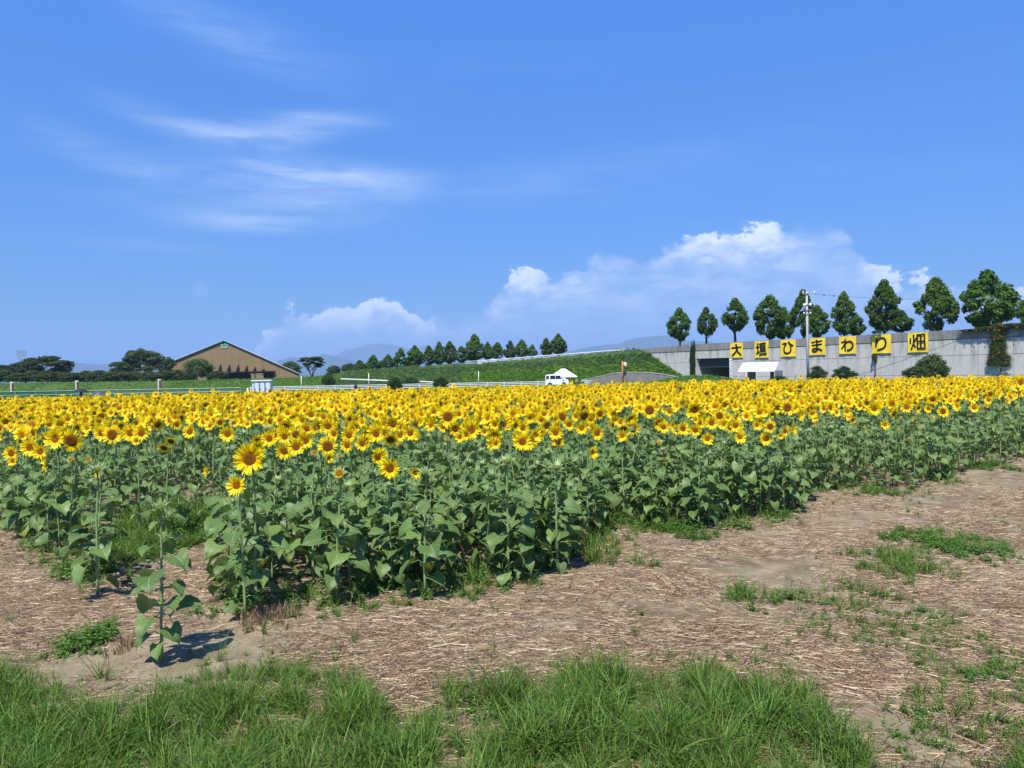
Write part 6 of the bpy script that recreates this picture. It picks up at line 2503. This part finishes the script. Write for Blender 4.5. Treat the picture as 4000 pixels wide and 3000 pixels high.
# weeds and tufts in patches: centre and half size in the photo, tufts per square metre, kind, scale
PATCH = [(335, 2520, 130, 70, 130, 'w', 1.0), (420, 2480, 60, 40, 60, 'w', .9), (700, 2090, 170, 110, 190, 'm', 1.5), (690, 2020, 160, 60, 110, 'g', 1.8), (780, 2420, 90, 40, 60, 'w', .8), (880, 2360, 60, 50, 60, 'w', 1.0),
         (560, 2740, 260, 40, 25, 'g', .6), (1430, 2350, 110, 50, 70, 'm', .9), (1830, 2280, 110, 70, 90, 'm', 1.0), (1960, 2210, 120, 60, 60, 'm', 1.0), (2080, 2230, 90, 40, 60, 'w', .9), (2330, 2160, 90, 60, 70, 'g', 1.5),
         (2450, 2200, 130, 40, 40, 'g', 1.1), (2540, 2030, 150, 60, 90, 'm', 1.2), (2680, 2080, 120, 40, 90, 'w', 1.0), (2420, 2080, 60, 60, 60, 'g', 1.4), (3020, 2040, 120, 25, 60, 'w', .9),
         (3550, 2225, 170, 60, 110, 'g', 1.0), (3440, 2190, 250, 50, 80, 'm', .8), (3690, 2120, 230, 60, 120, 'w', .95), (3800, 2165, 150, 50, 80, 'w', .8), (3540, 2120, 90, 40, 60, 'w', 1.0),
         (2930, 2350, 120, 55, 110, 'g', .95), (3100, 2345, 160, 45, 85, 'm', .75), (3360, 2325, 170, 60, 95, 'g', .85), (3450, 2420, 330, 85, 80, 'm', .65), (3250, 2500, 260, 60, 70, 'm', .6), (3700, 2560, 330, 140, 85, 'm', .6),
         (3640, 2720, 130, 70, 110, 'g', .7), (3850, 2860, 360, 170, 120, 'm', .65), (3850, 2640, 300, 130, 85, 'm', .6), (3500, 2880, 220, 110, 60, 'm', .55), (3960, 2740, 200, 150, 60, 'g', .5), (3880, 1830, 90, 22, 80, 'w', 1.1), (3700, 1880, 70, 18, 60, 'w', 1.0), (3450, 1925, 200, 20, 50, 'w', 1.0), (2860, 2065, 160, 22, 50, 'm', 1.0)]
pts_, rots, scls, idx = [], [], [], []
PG = [blades_mesh('grass', 40 + i, 14, .12, .34, .0042, .8, 1.2, M_GRASS) for i in range(3)]
PW = [weed_mesh('weed', 50 + i, 10, .15, .05, M_WEED) for i in range(4)]
for (cx, cy, ax, ay, den, kd, sc) in PATCH:
    c = gnd(cx, cy)
    rx_ = ax / F * c.y
    ry_ = abs(gnd(cx, cy - ay).y - gnd(cx, cy + ay).y) / 2
    for k in range(int(den * pi * rx_ * ry_)):
        a, q = r5.uniform(0, 6.28), r5.random() ** .6
        x, y = c.x + rx_ * q * math.cos(a), c.y + ry_ * q * math.sin(a)
        if noise.noise((x * 3, y * 3, 6)) < -.15:
            continue
        pts_.append((x, y, gh(x, y)))
        rots.append((r5.gauss(0, .15), r5.gauss(0, .15), r5.uniform(0, 6.28)))
        s = sc * r5.uniform(.5, 1.1) * (1.15 - .5 * q)
        scls.append((s, s, s))
        g_ = {'g': .9, 'w': .12, 'm': .5}[kd]
        # the list is read in reverse order of plugging: 0-3 weeds, 4-6 grass
        idx.append(r5.randrange(4, 7) if r5.random() < g_ else r5.randrange(0, 4))
# low weeds under the sunflowers and lone sprigs on the soil
for k in range(9000):
    y = 6.5 + 17 * r5.random()
    x = r5.uniform(-.75 * y, .75 * y)
    gp = front_gap(x, y)
    if gp < -.35 and r5.random() > .035:
        continue
    if gp > 9:
        continue
    if noise.noise((x * .7, y * .7, 15)) < .0 and r5.random() > .25:
        continue
    pts_.append((x, y, gh(x, y)))
    rots.append((r5.gauss(0, .15), r5.gauss(0, .15), r5.uniform(0, 6.28)))
    s = r5.uniform(.5, 1.25) if gp > 0 else r5.uniform(.3, .7)
    scls.append((s, s, s))
    idx.append(r5.randrange(4, 7) if r5.random() < .3 else r5.randrange(0, 4))
scatter('weeds', PG + PW, pts_, rots, scls, idx, 'weeds and grass tufts scattered over the soil and among the sunflowers')

# dry stubble at the foot of the front plants
SB = [blades_mesh('stubble', i, 9, .05, .13, .003, .35, .1, M_STRAW, 1) for i in range(3)]
pts_, rots, scls, idx = [], [], [], []
for (cx, cy, ax, ay, n) in [(1030, 2430, 90, 30, 60), (1130, 2415, 70, 20, 25), (450, 2560, 40, 25, 18), (3530, 2180, 40, 20, 14)]:
    c = gnd(cx, cy)
    for k in range(n):
        x, y = c.x + r5.gauss(0, ax / F * c.y * .5), c.y + r5.gauss(0, .16)
        pts_.append((x, y, gh(x, y)))
        rots.append((r5.gauss(0, .2), r5.gauss(0, .2), r5.uniform(0, 6)))
        s = r5.uniform(.6, 1.3)
        scls.append((s, s, s))
        idx.append(k % 3)
scatter('stubble', SB, pts_, rots, scls, idx, 'short dry stubble standing at the foot of the front sunflowers')

# embankment cover
BG = [blades_mesh('bank_grass', 60 + i, 16, .35, .75, .026, .55, .9, M_BANKD, 2) for i in range(4)]
BW = [weed_mesh('bank_weed', 70 + i, 9, .42, .26, M_BANK) for i in range(4)]
pts_, rots, scls, idx = [], [], [], []
smax = len(CREST) - 1
for k in range(30000):
    s = r5.uniform(.4, smax - .02)
    d = r5.uniform(-.6, 13)
    p = bank_pt(s, d)
    if p.z < .02 or (s < 4.5 and r5.random() < .2):
        continue
    px, py = proj(p)
    if px < -150:
        continue
    pts_.append(tuple(p))
    rots.append((r5.gauss(0, .2), r5.gauss(0, .2), r5.uniform(0, 6.28)))
    zz = p.z / max(.5, bank_h(s).z)
    long_ = (zz > .56 + .25 * noise.noise((p.x * .13, p.y * .13, 3)) and s > 6) or (1230 < px < 1800 and noise.noise((p.x * .2, 0, 3)) > -.3)
    sc = r5.uniform(.6, 1.15) * (.5 if s < 5 else 1.0)
    if d < 1.5 and s > 6.5:
        sc *= .38
    scls.append((sc, sc, sc * (.8 if s < 5 else 1)))
    if s < 5:
        idx.append(r5.randrange(4, 8) if r5.random() < .35 else r5.randrange(0, 4))
    else:
        idx.append(r5.randrange(4, 8) if long_ == (r5.random() < .9) else r5.randrange(0, 4))
# mound before the underpass, weeds along the wall foot and the lane
for k in range(5200):
    if k < 2600:
        a, q = r5.uniform(0, 6.28), math.sqrt(r5.random())
        x, y, z = 24.5 + 10.5 * q * math.cos(a), 98.5 + 4.5 * q * math.sin(a), 1.15 * (math.cos(pi * q) * .5 + .5)
    elif k < 3200:
        t = r5.uniform(-8, 45)
        p = wp(t, 0, r5.uniform(.4, 2.5))
        x, y, z = p.x, p.y, 0
    else:
        x, y, z = r5.uniform(-75, 30), r5.uniform(47, 111), 0
    pts_.append((x, y, z))
    rots.append((r5.gauss(0, .2), r5.gauss(0, .2), r5.uniform(0, 6.28)))
    sc = r5.uniform(.3, .8) * (.5 if k >= 3200 else .8)
    scls.append((sc, sc, sc))
    idx.append(r5.randrange(4, 8) if r5.random() < .5 else r5.randrange(0, 4))
scatter('bank_vegetation', BG + BW, pts_, rots, scls, idx, 'long grass and broad leaved weeds covering the embankment and levee')
